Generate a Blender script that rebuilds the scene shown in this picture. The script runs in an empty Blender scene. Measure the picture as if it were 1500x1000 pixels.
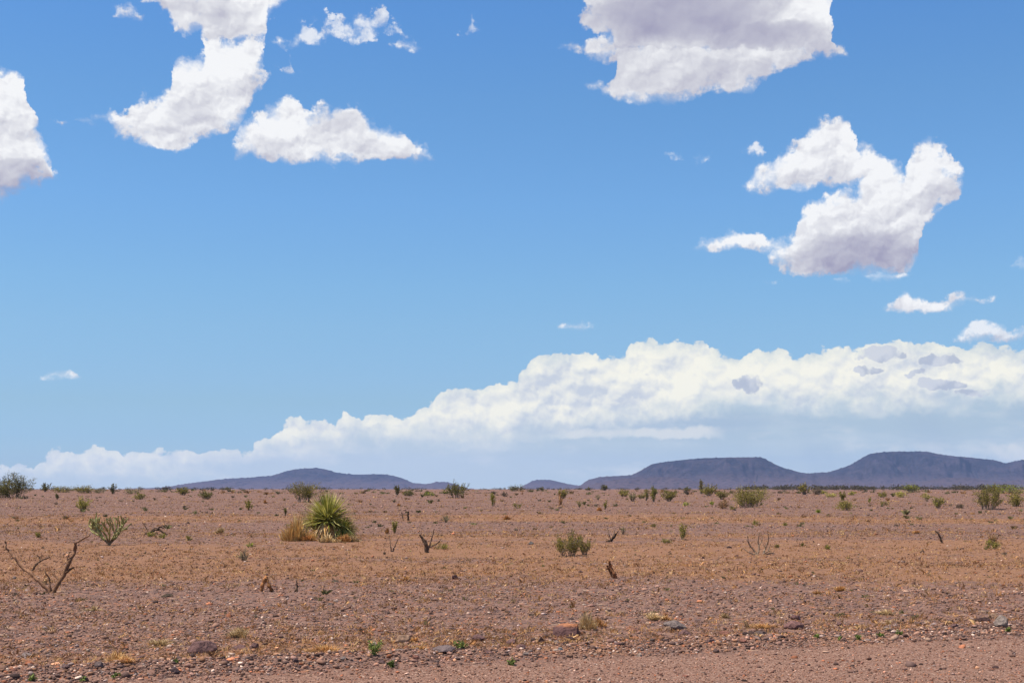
import bpy, bmesh, math, random
import numpy as np
from mathutils import Vector, Matrix, noise as mnoise

S = bpy.context.scene
COL = S.collection

# ------------------------------------------------------------------ camera
F = 2000.0            # focal length in photograph pixels (1500 wide)
HZ = 716.0            # row of the eye level in the photograph
EYE = 1.7
cam = bpy.data.cameras.new('camera')
cam.lens = 48.0
cam.sensor_width = 36.0
cam.shift_y = 0.144
cam.clip_start = 0.1
cam.clip_end = 120000
cam_o = bpy.data.objects.new('camera', cam)
cam_o.location = (0, 0, EYE)
cam_o.rotation_euler = (math.radians(90), 0, 0)
COL.objects.link(cam_o)
S.camera = cam_o

# ------------------------------------------------------------------ exposure
S.view_settings.view_transform = 'Standard'
S.view_settings.look = 'None'
S.view_settings.gamma = 1.0
S.view_settings.exposure = 0.4
S.cycles.use_denoising = True
S.cycles.denoiser = 'OPENIMAGEDENOISE'
S.cycles.denoising_input_passes = 'RGB_ALBEDO_NORMAL'
S.cycles.denoising_prefilter = 'ACCURATE'
S.cycles.max_bounces = 5
S.cycles.diffuse_bounces = 2
S.cycles.glossy_bounces = 1
S.cycles.transmission_bounces = 2
S.cycles.volume_bounces = 1
S.cycles.transparent_max_bounces = 8

SUN_EL, SUN_AZ = 66.0, -102.0      # azimuth clockwise from the view direction (+Y): high, to the left
SKY_STRENGTH = 0.0758

# ------------------------------------------------------------------ node helper
class NT:
    def __init__(s, tree):
        s.t = tree
    def node(s, kind, **kw):
        n = s.t.nodes.new(kind)
        for k, v in kw.items():
            setattr(n, k, v)
        return n
    def put(s, inp, v):
        if isinstance(v, Sk):
            s.t.links.new(v.s, inp)
        elif v is not None:
            inp.default_value = v
    def math(s, op, a, b=None, c=None, clamp=False):
        n = s.node('ShaderNodeMath', operation=op, use_clamp=clamp)
        for i, v in enumerate((a, b, c)):
            if v is not None:
                s.put(n.inputs[i], v)
        return Sk(s, n.outputs[0])
    def mn(s, *a):
        r = a[0]
        for x in a[1:]:
            r = s.math('MINIMUM', r, x)
        return r
    def mx(s, *a):
        r = a[0]
        for x in a[1:]:
            r = s.math('MAXIMUM', r, x)
        return r
    def sstep(s, e0, e1, x, t0=0.0, t1=1.0, kind='SMOOTHSTEP'):
        n = s.node('ShaderNodeMapRange', interpolation_type=kind)
        for i, v in enumerate((x, e0, e1, t0, t1)):
            s.put(n.inputs[i], v)
        return Sk(s, n.outputs[0])
    def lin(s, e0, e1, x, t0=0.0, t1=1.0):
        return s.sstep(e0, e1, x, t0, t1, 'LINEAR')
    def mix(s, f, a, b, blend='MIX'):
        n = s.node('ShaderNodeMix', data_type='RGBA', blend_type=blend)
        n.clamp_factor = True
        def c(v):
            return (*v, 1.0) if isinstance(v, tuple) and len(v) == 3 else v
        s.put(n.inputs[0], f); s.put(n.inputs[6], c(a)); s.put(n.inputs[7], c(b))
        return Sk(s, n.outputs[2])
    def fmix(s, f, a, b):
        n = s.node('ShaderNodeMix', data_type='FLOAT')
        s.put(n.inputs[0], f); s.put(n.inputs[2], a); s.put(n.inputs[3], b)
        return Sk(s, n.outputs[0])
    def xyz(s, x, y, z=0.0):
        n = s.node('ShaderNodeCombineXYZ')
        for i, v in enumerate((x, y, z)):
            s.put(n.inputs[i], v)
        return Sk(s, n.outputs[0])
    def sep(s, v):
        n = s.node('ShaderNodeSeparateXYZ')
        s.put(n.inputs[0], v)
        return [Sk(s, o) for o in n.outputs]
    def noise(s, vec, scale, detail=4, rough=.5, dist=0.0, dim='3D', out=0):
        n = s.node('ShaderNodeTexNoise', noise_dimensions=dim)
        s.put(n.inputs['Vector'], vec)
        n.inputs['Scale'].default_value = scale
        n.inputs['Detail'].default_value = detail
        n.inputs['Roughness'].default_value = rough
        n.inputs['Distortion'].default_value = dist
        return Sk(s, n.outputs[out])
    def voro(s, vec, scale, detail=0, rough=.5, dim='2D', out='Distance', feature='F1', rnd=1.0):
        n = s.node('ShaderNodeTexVoronoi', voronoi_dimensions=dim, feature=feature)
        s.put(n.inputs['Vector'], vec)
        n.inputs['Scale'].default_value = scale
        n.inputs['Detail'].default_value = detail
        n.inputs['Roughness'].default_value = rough
        n.inputs['Randomness'].default_value = rnd
        return Sk(s, n.outputs[out])
    def curve(s, x, pts):
        n = s.node('ShaderNodeFloatCurve')
        s.put(n.inputs['Value'], x)
        cu = n.mapping.curves[0]
        while len(cu.points) < len(pts):
            cu.points.new(0.5, 0.5)
        for p, q in zip(cu.points, sorted(pts)):
            p.location = q
            p.handle_type = 'VECTOR'
        n.mapping.update()
        return Sk(s, n.outputs[0])
    def ramp(s, f, stops, interp='LINEAR'):
        n = s.node('ShaderNodeValToRGB')
        n.color_ramp.interpolation = interp
        e = n.color_ramp.elements
        while len(e) < len(stops):
            e.new(.5)
        for el, (p, c) in zip(e, stops):
            el.position = p
            el.color = (*c, 1) if len(c) == 3 else c
        s.put(n.inputs[0], f)
        return Sk(s, n.outputs[0])

class Sk:
    def __init__(s, nt, sock):
        s.n, s.s = nt, sock
    def __add__(s, o): return s.n.math('ADD', s, o)
    __radd__ = __add__
    def __sub__(s, o): return s.n.math('SUBTRACT', s, o)
    def __rsub__(s, o): return s.n.math('SUBTRACT', o, s)
    def __mul__(s, o): return s.n.math('MULTIPLY', s, o)
    __rmul__ = __mul__
    def __truediv__(s, o): return s.n.math('DIVIDE', s, o)

def srgb(r, g, b):
    f = lambda c: (c/255/12.92) if c <= 10 else ((c/255+.055)/1.055)**2.4
    return (f(r), f(g), f(b))

# ------------------------------------------------------------------ sun and sky
sd = bpy.data.lights.new('sun', 'SUN')
sd.energy = 5.0
sd.angle = math.radians(.5)
sd.color = (1.0, .94, .85)
so = bpy.data.objects.new('sun', sd)
COL.objects.link(so)
_a, _e = math.radians(SUN_AZ), math.radians(SUN_EL)
sun_dir = Vector((math.sin(_a)*math.cos(_e), math.cos(_a)*math.cos(_e), math.sin(_e)))
so.rotation_euler = sun_dir.to_track_quat('Z', 'Y').to_euler()
so.location = (0, 0, 50)

W = bpy.data.worlds.new('World')
S.world = W
W.use_nodes = True
W.cycles.sampling_method = 'MANUAL'
W.cycles.sample_map_resolution = 512
wt = W.node_tree
wt.nodes.clear()
w = NT(wt)
sky = w.node('ShaderNodeTexSky', sky_type='NISHITA')
sky.sun_disc = False
sky.sun_elevation = math.radians(SUN_EL)
sky.sun_rotation = math.radians(SUN_AZ)
sky.altitude = 1300
sky.air_density = 1.0
sky.dust_density = 0.6
sky.ozone_density = 2.5

# sky coordinates: U = azimuth, V = tangent of elevation, both times 2000, from the direction alone
geo = w.node('ShaderNodeTexCoord')
dx, dy, dz = w.sep(Sk(w, geo.outputs['Generated']))
U = w.math('ARCTAN2', dx, dy) * 2000.0
hyp = w.math('SQRT', dx*dx + dy*dy + 1e-6)
V = (dz / hyp) * 2000.0
def sk(px, py):
    a = math.atan((px-750)/F)
    return a*2000, (HZ-py)*math.cos(a)

P0 = w.xyz(U*0.001, V*0.001, 0.0)
wc = w.node('ShaderNodeTexNoise', noise_dimensions='2D')
w.put(wc.inputs['Vector'], P0)
wc.inputs['Scale'].default_value = 26
wc.inputs['Detail'].default_value = 6
wc.inputs['Roughness'].default_value = .62
w1, w2, w3 = w.sep(Sk(w, wc.outputs['Color']))
Uw = U + (w1 - .5) * 30.0
Vw = V + (w2 - .5) * 26.0
def puff(u, v):                     # cauliflower relief, 0..1
    p = w.xyz(u*0.001, v*0.00115, 0.0)
    return 1.0 - w.voro(p, 19, 2.2, .42)
PF = puff(Uw, Vw)
PL = puff(Uw - 6.0, Vw + 12.0)
relief = (PF - PL)
def big_puff(u, v):
    return 1.0 - w.voro(w.xyz(u*0.001, v*0.00125, 5.0), 9.5, 1.5, .5)
brel = big_puff(Uw, Vw) - big_puff(Uw - 10.0, Vw + 22.0)
SOFT = w.noise(P0, 9, 5, .5, 0, '2D') - .5
FB = w.noise(P0, 30, 7, .62, 0, '2D') - .5
BIG = w.noise(P0, 5, 4, .55, 0, '2D') - .5

def cloud(top, bot, amp=16, soft_bot=1.0):
    NA = amp*3.6
    """signed depth inside a cloud outlined by its top and bottom profile over azimuth"""
    T = [sk(*p) for p in top]; B = [sk(*p) for p in bot]
    u0 = min(p[0] for p in T+B); u1 = max(p[0] for p in T+B)
    v0 = min(p[1] for p in T+B); v1 = max(p[1] for p in T+B)
    t = w.lin(u0, u1, Uw)
    nm = lambda L: [((p[0]-u0)/(u1-u0), (p[1]-v0)/(v1-v0)) for p in L]
    tp = w.curve(t, nm(T)) * (v1-v0) + v0
    bt = w.curve(t, nm(B)) * (v1-v0) + v0
    dt = tp - Vw
    db = (Vw - bt)
    inside = w.mn(Uw - u0, u1 - Uw) * 0.8
    d = w.mn(dt, db*soft_bot, inside)
    d = d + FB * w.fmix(w.sstep(-6.0, 14.0, dt - db), NA, NA*.5)
    rh = w.math('DIVIDE', db, w.mx(tp - bt, 6.0), clamp=True)
    return d, rh, tp - bt
# each entry: top profile, bottom profile (left to right), edge raggedness, brightness of its foot
CL = [
 # left edge cumulus
 ([(-190,140),(-120,70),(-60,72),(0,95),(20,100),(38,120),(46,160),(58,190),(70,218),(79,255)], [(-190,250),(-60,305),(0,297),(30,283),(60,270),(79,262)], 14, .55),
 # tall left cumulus, upper deck
 ([(202,-30),(440,-40)], [(202,2),(225,8),(245,22),(252,48),(270,52),(295,44),(302,66),(340,64),(384,66),(392,22),(415,8),(440,0)], 14, .9),
 ([(160,22),(175,6),(190,4),(207,24)], [(160,27),(207,27)], 12, .9),
 ([(86,186),(112,178),(130,170),(165,162),(190,146),(208,134),(225,142),(240,130),(252,122),(256,92),(272,80),(296,72),(300,50),(384,50),(390,84),(398,96)],
  [(86,186),(112,184),(160,183),(172,200),(200,208),(225,215),(255,226),(270,226),(290,212),(320,196),(345,190),(360,170),(375,142),(388,122),(398,104)], 15, .78),
 ([(104,180),(122,168),(150,166),(185,160)], [(104,182),(135,181),(185,184)], 8, .95),
 # right neighbour with flat base
 ([(338,205),(346,182),(358,170),(390,160),(405,153),(420,139),(436,141),(442,155),(457,160),(477,152),(490,160),(505,149),(520,155),(534,164),(545,178),(570,188),(590,196),(605,210),(625,220),(646,233)],
  [(338,222),(342,232),(390,235),(430,238),(460,235),(500,236),(545,243),(580,236),(620,235),(646,234)], 11, .72),
 # ragged scraps
 ([(396,64),(412,58),(440,60)], [(396,66),(412,69),(440,66)], 14, 1),
 ([(424,44),(432,30),(442,27),(452,38),(470,40),(480,20),(505,16),(520,26),(530,12),(548,6),(562,10),(576,26),(600,52)], [(424,46),(442,68),(465,66),(480,58),(500,64),(515,66),(530,58),(576,54),(600,54)], 26, 1),
 ([(576,66),(600,54),(615,62),(642,74)], [(576,67),(604,79),(642,76)], 18, 1),
 ([(680,50),(692,24),(706,50)], [(680,51),(692,53),(706,51)], 14, 1),
 ([(408,100),(424,86),(440,106)], [(408,102),(424,112),(440,108)], 16, 1),
 # big cloud at the top, seen from below
 ([(842,32),(850,12),(862,-30),(880,-80),(1205,-80),(1216,-20),(1222,60),(1240,80)], [(842,34),(865,44),(892,54),(900,80),(1000,90),(1150,92),(1200,84),(1225,82),(1240,86)], 14, .9),
 ([(866,126),(890,122),(902,108),(910,60),(1000,50),(1180,50),(1200,70)], [(866,130),(880,136),(900,147),(930,153),(960,150),(990,153),(1010,148),(1030,140),(1060,137),(1090,135),(1110,125),(1125,114),(1145,103),(1175,94),(1200,86)], 10, .95),
 ([(822,66),(836,59),(852,66),(862,58),(880,51),(900,54),(925,62)], [(822,68),(845,76),(862,86),(880,90),(925,92)], 11, .95),
 # right cumulus pair
 ([(1084,266),(1100,257),(1115,240),(1140,222),(1160,212),(1176,198),(1190,184),(1202,176),(1220,178),(1230,166),(1246,168),(1254,196),(1256,214),(1274,211),(1290,224),(1310,236)],
  [(1084,270),(1100,280),(1150,281),(1200,276),(1240,273),(1310,268)], 11, .80),
 ([(1128,376),(1145,350),(1166,334),(1178,308),(1190,290),(1215,278),(1255,270),(1278,236),(1300,226),(1312,236),(1325,246),(1332,222),(1345,209),(1362,204),(1380,213),(1396,226),(1412,246),(1416,262)],
  [(1128,384),(1140,402),(1180,405),(1230,405),(1280,401),(1335,400),(1346,378),(1350,332),(1365,314),(1385,302),(1405,292),(1416,268)], 13, .62),
 ([(1016,365),(1040,349),(1060,342),(1080,337),(1100,342),(1116,339),(1130,350),(1160,352)], [(1016,367),(1060,367),(1100,363),(1130,372),(1160,378)], 10, .85),
 ([(1262,404),(1280,398),(1320,398),(1342,402)], [(1262,406),(1285,412),(1318,411),(1342,404)], 6, .9),
 ([(1298,452),(1314,434),(1330,426),(1350,436),(1370,440),(1385,436),(1396,429),(1410,428),(1416,438),(1428,433),(1456,441)], [(1298,455),(1340,458),(1375,458),(1395,450),(1415,445),(1456,444)], 7, .82),
 ([(1398,497),(1414,480),(1428,465),(1441,463),(1450,473),(1466,474),(1480,483),(1500,481),(1530,490),(1560,497)], [(1398,499),(1430,505),(1480,503),(1560,501)], 8, .70),
 ([(62,548),(75,542),(105,542),(118,549)], [(62,550),(85,554),(118,551)], 5, .95),
 ([(814,478),(832,470),(852,472),(866,479)], [(814,480),(838,483),(866,481)], 6, .95),
 ([(1482,384),(1500,376),(1560,370)], [(1482,387),(1500,391),(1560,392)], 6, .9),
 ([(990,230),(1010,226),(1022,217),(1040,230)], [(990,232),(1020,242),(1040,233)], 17, 1),
 ([(1088,222),(1106,209),(1128,218)], [(1088,224),(1106,229),(1128,220)], 17, 1),
 ([(1122,409),(1134,405),(1146,410)], [(1122,410),(1134,413),(1146,411)], 6, 1),
 ([(1218,409),(1230,405),(1244,410)], [(1218,410),(1230,414),(1244,411)], 6, 1),
]
D = None
wisp = w.sstep(-.16, .14, FB) * .62 + .18
for top, bot, amp, foot in CL:
    d, rh, th = cloud(top, bot, amp)
    d = d + (PF - .62) * (amp*0.5) + (3.5 if amp < 9 else 4.0 if amp < 16 else 2.5)
    if D is None:
        D = d; opac = Sk(w, w.node('ShaderNodeValue').outputs[0]); opac.s.default_value = 1.0
        shadefoot = w.fmix(w.sstep(0.0, .75, rh), foot, 1.0)
    else:
        g = w.math('GREATER_THAN', d, D)
        D = w.mx(D, d)
        opac = w.fmix(g, opac, wisp if amp >= 16 else .85 if amp in (5, 6, 8) else 1.0)
        shadefoot = w.fmix(g, shadefoot, w.fmix(w.sstep(0.0, .75, rh), foot, 1.0))
fray = w.sstep(.38, .66, w3, 7.0, 30.0)
alpha = w.sstep(0.0, fray, D)
alpha = w.math('POWER', alpha, 0.9) * opac

def spot(px, py, rx, ry, amt):      # a thick, shaded part of a cloud
    u, v = sk(px, py)
    a = (Uw - u) * (1.0/rx); b = (Vw - v) * (1.0/ry)
    return w.sstep(1.0, 0.0, a*a + b*b) * amt
dark = w.mx(spot(1000, 20, 200, 62, 1.0), spot(1110, 52, 130, 30, .85), spot(1020, 90, 320, 120, .42), spot(1010, 112, 110, 14, .5), spot(30, 268, 90, 42, .42),
            spot(290, 25, 110, 42, .35), spot(282, 165, 45, 24, .45), spot(500, 178, 55, 20, .42), spot(1260, 372, 110, 44, .55), spot(1210, 255, 60, 22, .3), spot(400, 208, 80, 9, .18))
lit = w.mx(spot(940, 80, 60, 28, .5), spot(1200, 300, 60, 30, .3))
fine_rel = w.voro(w.xyz((Uw-3.0)*0.001, (Vw+5.0)*0.00115, 0.0), 46, 2.5, .5) - w.voro(w.xyz(Uw*0.001, Vw*0.00115, 0.0), 46, 2.5, .5)
lum = shadefoot + relief * (0.30 - dark*.22) + brel * (.30 - dark*.2) + fine_rel*(.22 - dark*.2) + SOFT * .34 + FB*(.12 - dark*.08) - dark * .60 + lit*.10 - .0
thin = w.sstep(0.0, 26.0, D)
lum = lum - (1.0-thin)*.06
C_LIT = srgb(247, 248, 250); C_MID = srgb(211, 212, 221); C_DK = srgb(164, 163, 188)
ccol = w.ramp(lum, [(.25, C_DK), (.66, C_MID), (1.02, C_LIT)])

# far cumulus bank on the horizon
btop = [(-300,700),(-60,684),(0,676),(30,678),(48,682),(56,664),(75,651),(95,655),(110,661),(128,654),(150,647),(168,647),(185,655),(230,652),(262,655),(335,653),(372,656),(382,640),(398,634),(408,620),(430,607),(444,607),(450,619),(470,602),(482,602),(492,611),(505,598),(530,605),(555,603),(600,600),(618,596),(634,577),(655,569),(668,563),(700,561),(740,556),(760,556),(764,530),(782,516),(800,512),(825,513),(845,508),(870,505),(895,518),(917,519),(919,499),(945,494),(980,494),(1020,497),(1045,506),(1065,515),(1085,508),(1110,507),(1170,515),(1200,506),(1250,502),(1300,497),(1350,493),(1400,498),(1500,503),(1700,520),(1900,600)]
bbot = [(-300,716),(0,700),(60,688),(200,684),(350,672),(400,652),(500,642),(600,634),(640,632),(760,627),(900,622),(950,612),(1000,600),(1060,592),(1200,592),(1300,594),(1400,588),(1500,585),(1900,640)]
sv = (Uw, Vw)
Uw = U + (w1 - .5) * 20.0
Vw = V + (w2 - .5) * 18.0
d, rhb, thb = cloud(btop, bbot, 0)
T_ = [sk(*p) for p in btop]
u0, u1 = T_[0][0], T_[-1][0]; vmax = 260.0
topv = w.curve(w.lin(u0, u1, Uw), [((p[0]-u0)/(u1-u0), p[1]/vmax) for p in T_]) * vmax
PB = w.xyz(Uw*0.001, Vw*0.0013, 0.0)
pf2 = 1.0 - w.voro(PB, 26, 3, .5)
pl2 = 1.0 - w.voro(w.xyz((Uw-4.0)*0.001, (Vw+7.0)*0.0013, 0.0), 26, 3, .5)
dtop = topv - Vw + (pf2-.66)*15.0 + FB*11.0 + 1.5
edge = w.mn(Uw - u0, u1 - Uw)*.05
bank_a = w.sstep(0.0, 3.5, dtop) * w.sstep(0.0, 40.0, edge*40.0)
foot = w.sstep(-24.0, 30.0, d + FB*52.0 + BIG*50.0)          # 0 below the bank, 1 in its bright body
blum = (pf2 - pl2)*0.55 + (PF - PL)*.30 + brel*.22 + SOFT*.75 + FB*.30 + .70 + w.sstep(70.0, 0.0, dtop)*.18 - spot(880, 575, 90, 40, .10)
bcol = w.ramp(blum, [(.35, srgb(205,213,224)), (.65, srgb(233,235,232)), (.95, srgb(252,250,236))])
# rain-grey air and thin veils under the bank
veil = w.sstep(.42, .7, w.noise(w.xyz(U*.001, V*.006, 3.0), 6, 5, .55, 0, '3D'))
veilcol = w.mix(veil*.35, srgb(178,199,214), srgb(212,224,230))
veilcol = w.mix(w.sstep(95.0, 20.0, V)*.75, veilcol, srgb(190,208,219))
veilcol = w.mix(spot(900, 618, 330, 22, .6), veilcol, srgb(166,187,210))
veilcol = w.mix(w.sstep(450.0, -350.0, U)*.6, veilcol, srgb(204,217,227))
veilcol = w.mix(w.sstep(.52, .72, w.noise(w.xyz(U*.001, V*.003, 7.0), 9, 5, .6))*.6, veilcol, srgb(222,228,230))
rain = w.noise(w.xyz(U*.001 + V*.0003, V*.0001, 9.0), 14, 3, .5)
veilcol = w.mix(w.sstep(.45, .7, rain)*w.sstep(200.0, 420.0, U)*.22, veilcol, srgb(158,180,204))
bcol = w.mix(foot, veilcol, bcol)
# streaks under the bank
def streak(x0, x1, y, h, a):
    ua, va = sk(x0, y); ub, vb = sk(x1, y)
    m = w.sstep(ua, ua+40, Uw) * w.sstep(ub, ub-40, Uw)
    b = (Vw - va) * (1.0/h)
    return w.sstep(1.3, -.1, b*b + FB*3.0 + SOFT*2.5) * m * a
st = w.mx(streak(800, 1070, 634, 8, .8), streak(1425, 1600, 661, 13, .75), streak(1250, 1305, 603, 9, .9), streak(1340, 1400, 587, 7, .5), streak(560, 800, 640, 6, .3), streak(250, 420, 668, 8, .3))
bcol = w.mix(st, bcol, srgb(228, 231, 230))
# small shaded cloudlets in front of the bank
Uw = U + (w1 - .5) * 40.0
Vw = V + (w2 - .5) * 26.0
cl = w.mx(spot(1290,520,52,15,1), spot(1272,541,36,9,1), spot(1372,528,48,12,1), spot(1340,546,22,8,.9), spot(1384,562,52,10,.85), spot(1100,562,34,17,.9), spot(1085,520,0.1,.1,0), spot(1180,514,32,6,.7), spot(950,550,12,7,.6), spot(1440,575,50,9,.5))
cl = w.sstep(.14, .55, cl*1.25 + (FB*2.2 + (pf2-.60)*.9)*w.sstep(0.0, .2, cl))
bcol = w.mix(cl*.85, bcol, w.ramp(relief*2.0 + FB + .5, [(.2, srgb(178,188,208)), (.8, srgb(206,212,224))]))
Uw, Vw = sv

# weather elsewhere in the sky, outside the photographed part
outm = w.mx(w.sstep(900.0, 1300.0, w.math('ABSOLUTE', U)), w.sstep(850.0, 1200.0, V))
gen = w.sstep(.06, .14, BIG + FB*.35) * outm * w.sstep(60.0, 300.0, V) * w.sstep(9000.0, 4000.0, V)
skyc = Sk(w, sky.outputs[0])
def lin_(v): return srgb(v, v, v)[0]
TINT = []
for py, have, want in ((20,(101,129,168),(92,146,210)), (150,(109,138,177),(103,156,214)), (300,(122,153,189),(117,171,225)), (420,(138,169,202),(132,183,228)),
                       (480,(149,180,207),(141,189,227)), (560,(168,195,211),(151,193,225)), (590,(178,201,210),(156,194,219)), (640,(193,209,205),(161,197,221))):
    TINT.append(((HZ-py)/720.0, tuple(lin_(b)/lin_(a) for a, b in zip(have, want))))
TINT.sort()
skyc = w.mix(1.0, skyc, w.ramp(V*(1/720.0), TINT), 'MULTIPLY')

def bg(col, st):
    n = w.node('ShaderNodeBackground')
    w.put(n.inputs[0], col); n.inputs[1].default_value = st
    return n.outputs[0]
def mixsh(f, a, b):
    n = w.node('ShaderNodeMixShader')
    w.put(n.inputs[0], f)
    wt.links.new(a, n.inputs[1]); wt.links.new(b, n.inputs[2])
    return n.outputs[0]
CLOUD_GAIN = 0.758
sh = bg(skyc, SKY_STRENGTH)
sh = mixsh(bank_a, sh, bg(bcol, CLOUD_GAIN))
sh = mixsh(w.mx(alpha, gen), sh, bg(ccol, CLOUD_GAIN))
wo = w.node('ShaderNodeOutputWorld')
wt.links.new(sh, wo.inputs[0])

# ================================================================== helpers for meshes and objects
rng = np.random.default_rng(7)
def _hash(ix, iy, seed):
    h = (ix.astype(np.int64)*374761393 + iy.astype(np.int64)*668265263 + seed*1274126177) & 0xffffffff
    h = ((h ^ (h >> 13)) * 1274126177) & 0xffffffff
    return ((h ^ (h >> 16)) & 0xffffff) / float(0xffffff)
def vnoise(x, y, seed=0):
    x = np.asarray(x, float); y = np.asarray(y, float)
    ix = np.floor(x); iy = np.floor(y)
    fx = x-ix; fy = y-iy
    fx = fx*fx*fx*(fx*(fx*6-15)+10); fy = fy*fy*fy*(fy*(fy*6-15)+10)
    a = _hash(ix, iy, seed); b = _hash(ix+1, iy, seed); c = _hash(ix, iy+1, seed); d = _hash(ix+1, iy+1, seed)
    return (a*(1-fx)+b*fx)*(1-fy) + (c*(1-fx)+d*fx)*fy - .5
def fbm(x, y, seed=0, octv=4, rough=.5):
    s = 0; a = 1.0; t = 0
    for k in range(octv):
        s = s + a*vnoise(x*2**k + 17.3*k, y*2**k - 9.1*k, seed+k); t += a; a *= rough
    return s/t*2
def sst(e0, e1, x):
    t = np.clip((x-e0)/(e1-e0), 0, 1)
    return t*t*(3-2*t)

def tag(o, label=None, cat=None, group=None, kind=None):
    if label: o['label'] = label
    if cat: o['category'] = cat
    if group: o['group'] = group
    if kind: o['kind'] = kind
    return o
def empty(name, loc, rz=0):
    o = bpy.data.objects.new(name, None)
    o.location = loc; o.rotation_euler = (0, 0, rz); o.empty_display_size = .2
    COL.objects.link(o)
    return o
def mesh_obj(name, verts, faces, mat, parent=None, col=None, smooth=False):
    """verts (n,3); faces: (m,k) array of one polygon size, or a list of such arrays"""
    me = bpy.data.meshes.new(name)
    if not isinstance(faces, list):
        faces = [faces]
    faces = [np.asarray(f, np.int32) for f in faces if len(f)]
    verts = np.asarray(verts, np.float32)
    me.vertices.add(len(verts)); me.vertices.foreach_set('co', verts.ravel())
    loops = np.concatenate([f.ravel() for f in faces])
    tot = np.concatenate([np.full(len(f), f.shape[1], np.int32) for f in faces])
    start = np.concatenate([[0], np.cumsum(tot)[:-1]]).astype(np.int32)
    me.loops.add(len(loops)); me.loops.foreach_set('vertex_index', loops)
    me.polygons.add(len(tot)); me.polygons.foreach_set('loop_start', start); me.polygons.foreach_set('loop_total', tot)
    if smooth:
        me.polygons.foreach_set('use_smooth', np.ones(len(tot), bool))
    me.update(calc_edges=True)
    if col is not None:
        at = me.attributes.new('tone', 'FLOAT_COLOR', 'POINT')
        c = np.ones((len(verts), 4), np.float32); c[:, :3] = col
        at.data.foreach_set('color', c.ravel())
    me.materials.append(mat)
    o = bpy.data.objects.new(name, me)
    COL.objects.link(o)
    if parent: o.parent = parent
    return o

class MB:
    """collects vertices, faces and a colour per vertex for one mesh"""
    def __init__(s):
        s.v = []; s.f3 = []; s.f4 = []; s.c = []; s.n = 0
    def add(s, v, f, c):
        v = np.asarray(v, float); f = np.asarray(f, int)
        s.v.append(v)
        (s.f3 if f.shape[1] == 3 else s.f4).append(f + s.n)
        s.c.append(np.broadcast_to(np.asarray(c, float), (len(v), 3)))
        s.n += len(v)
    def build(s, name, mat, parent=None, smooth=False):
        fs = []
        if s.f3: fs.append(np.concatenate(s.f3))
        if s.f4: fs.append(np.concatenate(s.f4))
        return mesh_obj(name, np.concatenate(s.v), fs, mat, parent, np.concatenate(s.c), smooth)
    def tube(s, pts, rad, c, sides=6, knot=0.0, r=None):
        """tapered limb through pts with radius per point; c one colour or one per point"""
        pts = np.asarray(pts, float); n = len(pts)
        rad = np.broadcast_to(np.asarray(rad, float), (n,)).copy()
        d = np.gradient(pts, axis=0); d /= np.linalg.norm(d, axis=1)[:, None] + 1e-9
        up = np.array([.3, 1, .2]) if abs(d[0][1]) < .8 else np.array([1., .2, 0])
        V_ = []
        for i in range(n):
            a = np.cross(d[i], up); a /= np.linalg.norm(a)+1e-9
            b = np.cross(d[i], a)
            th = np.arange(sides)*2*math.pi/sides
            rr = rad[i]*(1 + (r.uniform(-knot, knot, sides) if r is not None else 0))
            V_.append(pts[i] + (np.cos(th)*rr)[:, None]*a + (np.sin(th)*rr)[:, None]*b)
        V_ = np.concatenate(V_)
        F_ = []
        for i in range(n-1):
            for k in range(sides):
                k2 = (k+1) % sides
                F_.append((i*sides+k, i*sides+k2, (i+1)*sides+k2, (i+1)*sides+k))
        cc = np.asarray(c, float)
        if cc.ndim == 2: cc = np.repeat(cc, sides, axis=0)
        s.add(V_, F_, cc)
        base = s.n - len(V_)
        for e, o_ in ((0, 1), (n-1, -1)):                       # close the ends
            idx = [base+e*sides+k for k in range(sides)]
            for k in range(1, sides-1):
                s.f3.append(np.array([[idx[0], idx[k], idx[k+1]][::o_]]))

def smooth_path(ctrl, n, jit=0.0, r=None):
    """Catmull-Rom through control points, n points in all"""
    P = np.asarray(ctrl, float)
    P = np.vstack([2*P[0]-P[1], P, 2*P[-1]-P[-2]])
    m = len(P)-3
    out = []
    for t in np.linspace(0, m-1e-6, n):
        i = int(t); u = t-i
        a, b, c, d = P[i:i+4]
        out.append(.5*((2*b)+(-a+c)*u+(2*a-5*b+4*c-d)*u*u+(-a+3*b-3*c+d)*u**3))
    out = np.array(out)
    if jit and r is not None:
        out[1:-1] += r.normal(0, jit, (n-2, 3))
    return out

# ================================================================== materials
def new_mat(name):
    m = bpy.data.materials.new(name); m.use_nodes = True
    m.node_tree.nodes.clear()
    return m, NT(m.node_tree)
def finish(m, n, col, rough=.9, normal=None, spec=.2, trans=None):
    b = n.node('ShaderNodeBsdfPrincipled')
    n.put(b.inputs['Base Color'], (*col, 1) if isinstance(col, tuple) else col)
    n.put(b.inputs['Roughness'], rough)
    b.inputs['Specular IOR Level'].default_value = spec
    if normal is not None: n.t.links.new(normal, b.inputs['Normal'])
    out = n.node('ShaderNodeOutputMaterial')
    s_ = b.outputs[0]
    if trans:
        t = n.node('ShaderNodeBsdfTranslucent'); n.put(t.inputs[0], col)
        mx_ = n.node('ShaderNodeMixShader'); mx_.inputs[0].default_value = trans
        n.t.links.new(s_, mx_.inputs[1]); n.t.links.new(t.outputs[0], mx_.inputs[2])
        s_ = mx_.outputs[0]
    n.t.links.new(s_, out.inputs[0])
    return m
def bump(n, h, dist, strength=1.0):
    b = n.node('ShaderNodeBump')
    b.inputs['Strength'].default_value = strength
    b.inputs['Distance'].default_value = dist
    n.put(b.inputs['Height'], h)
    return b.outputs[0]
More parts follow.
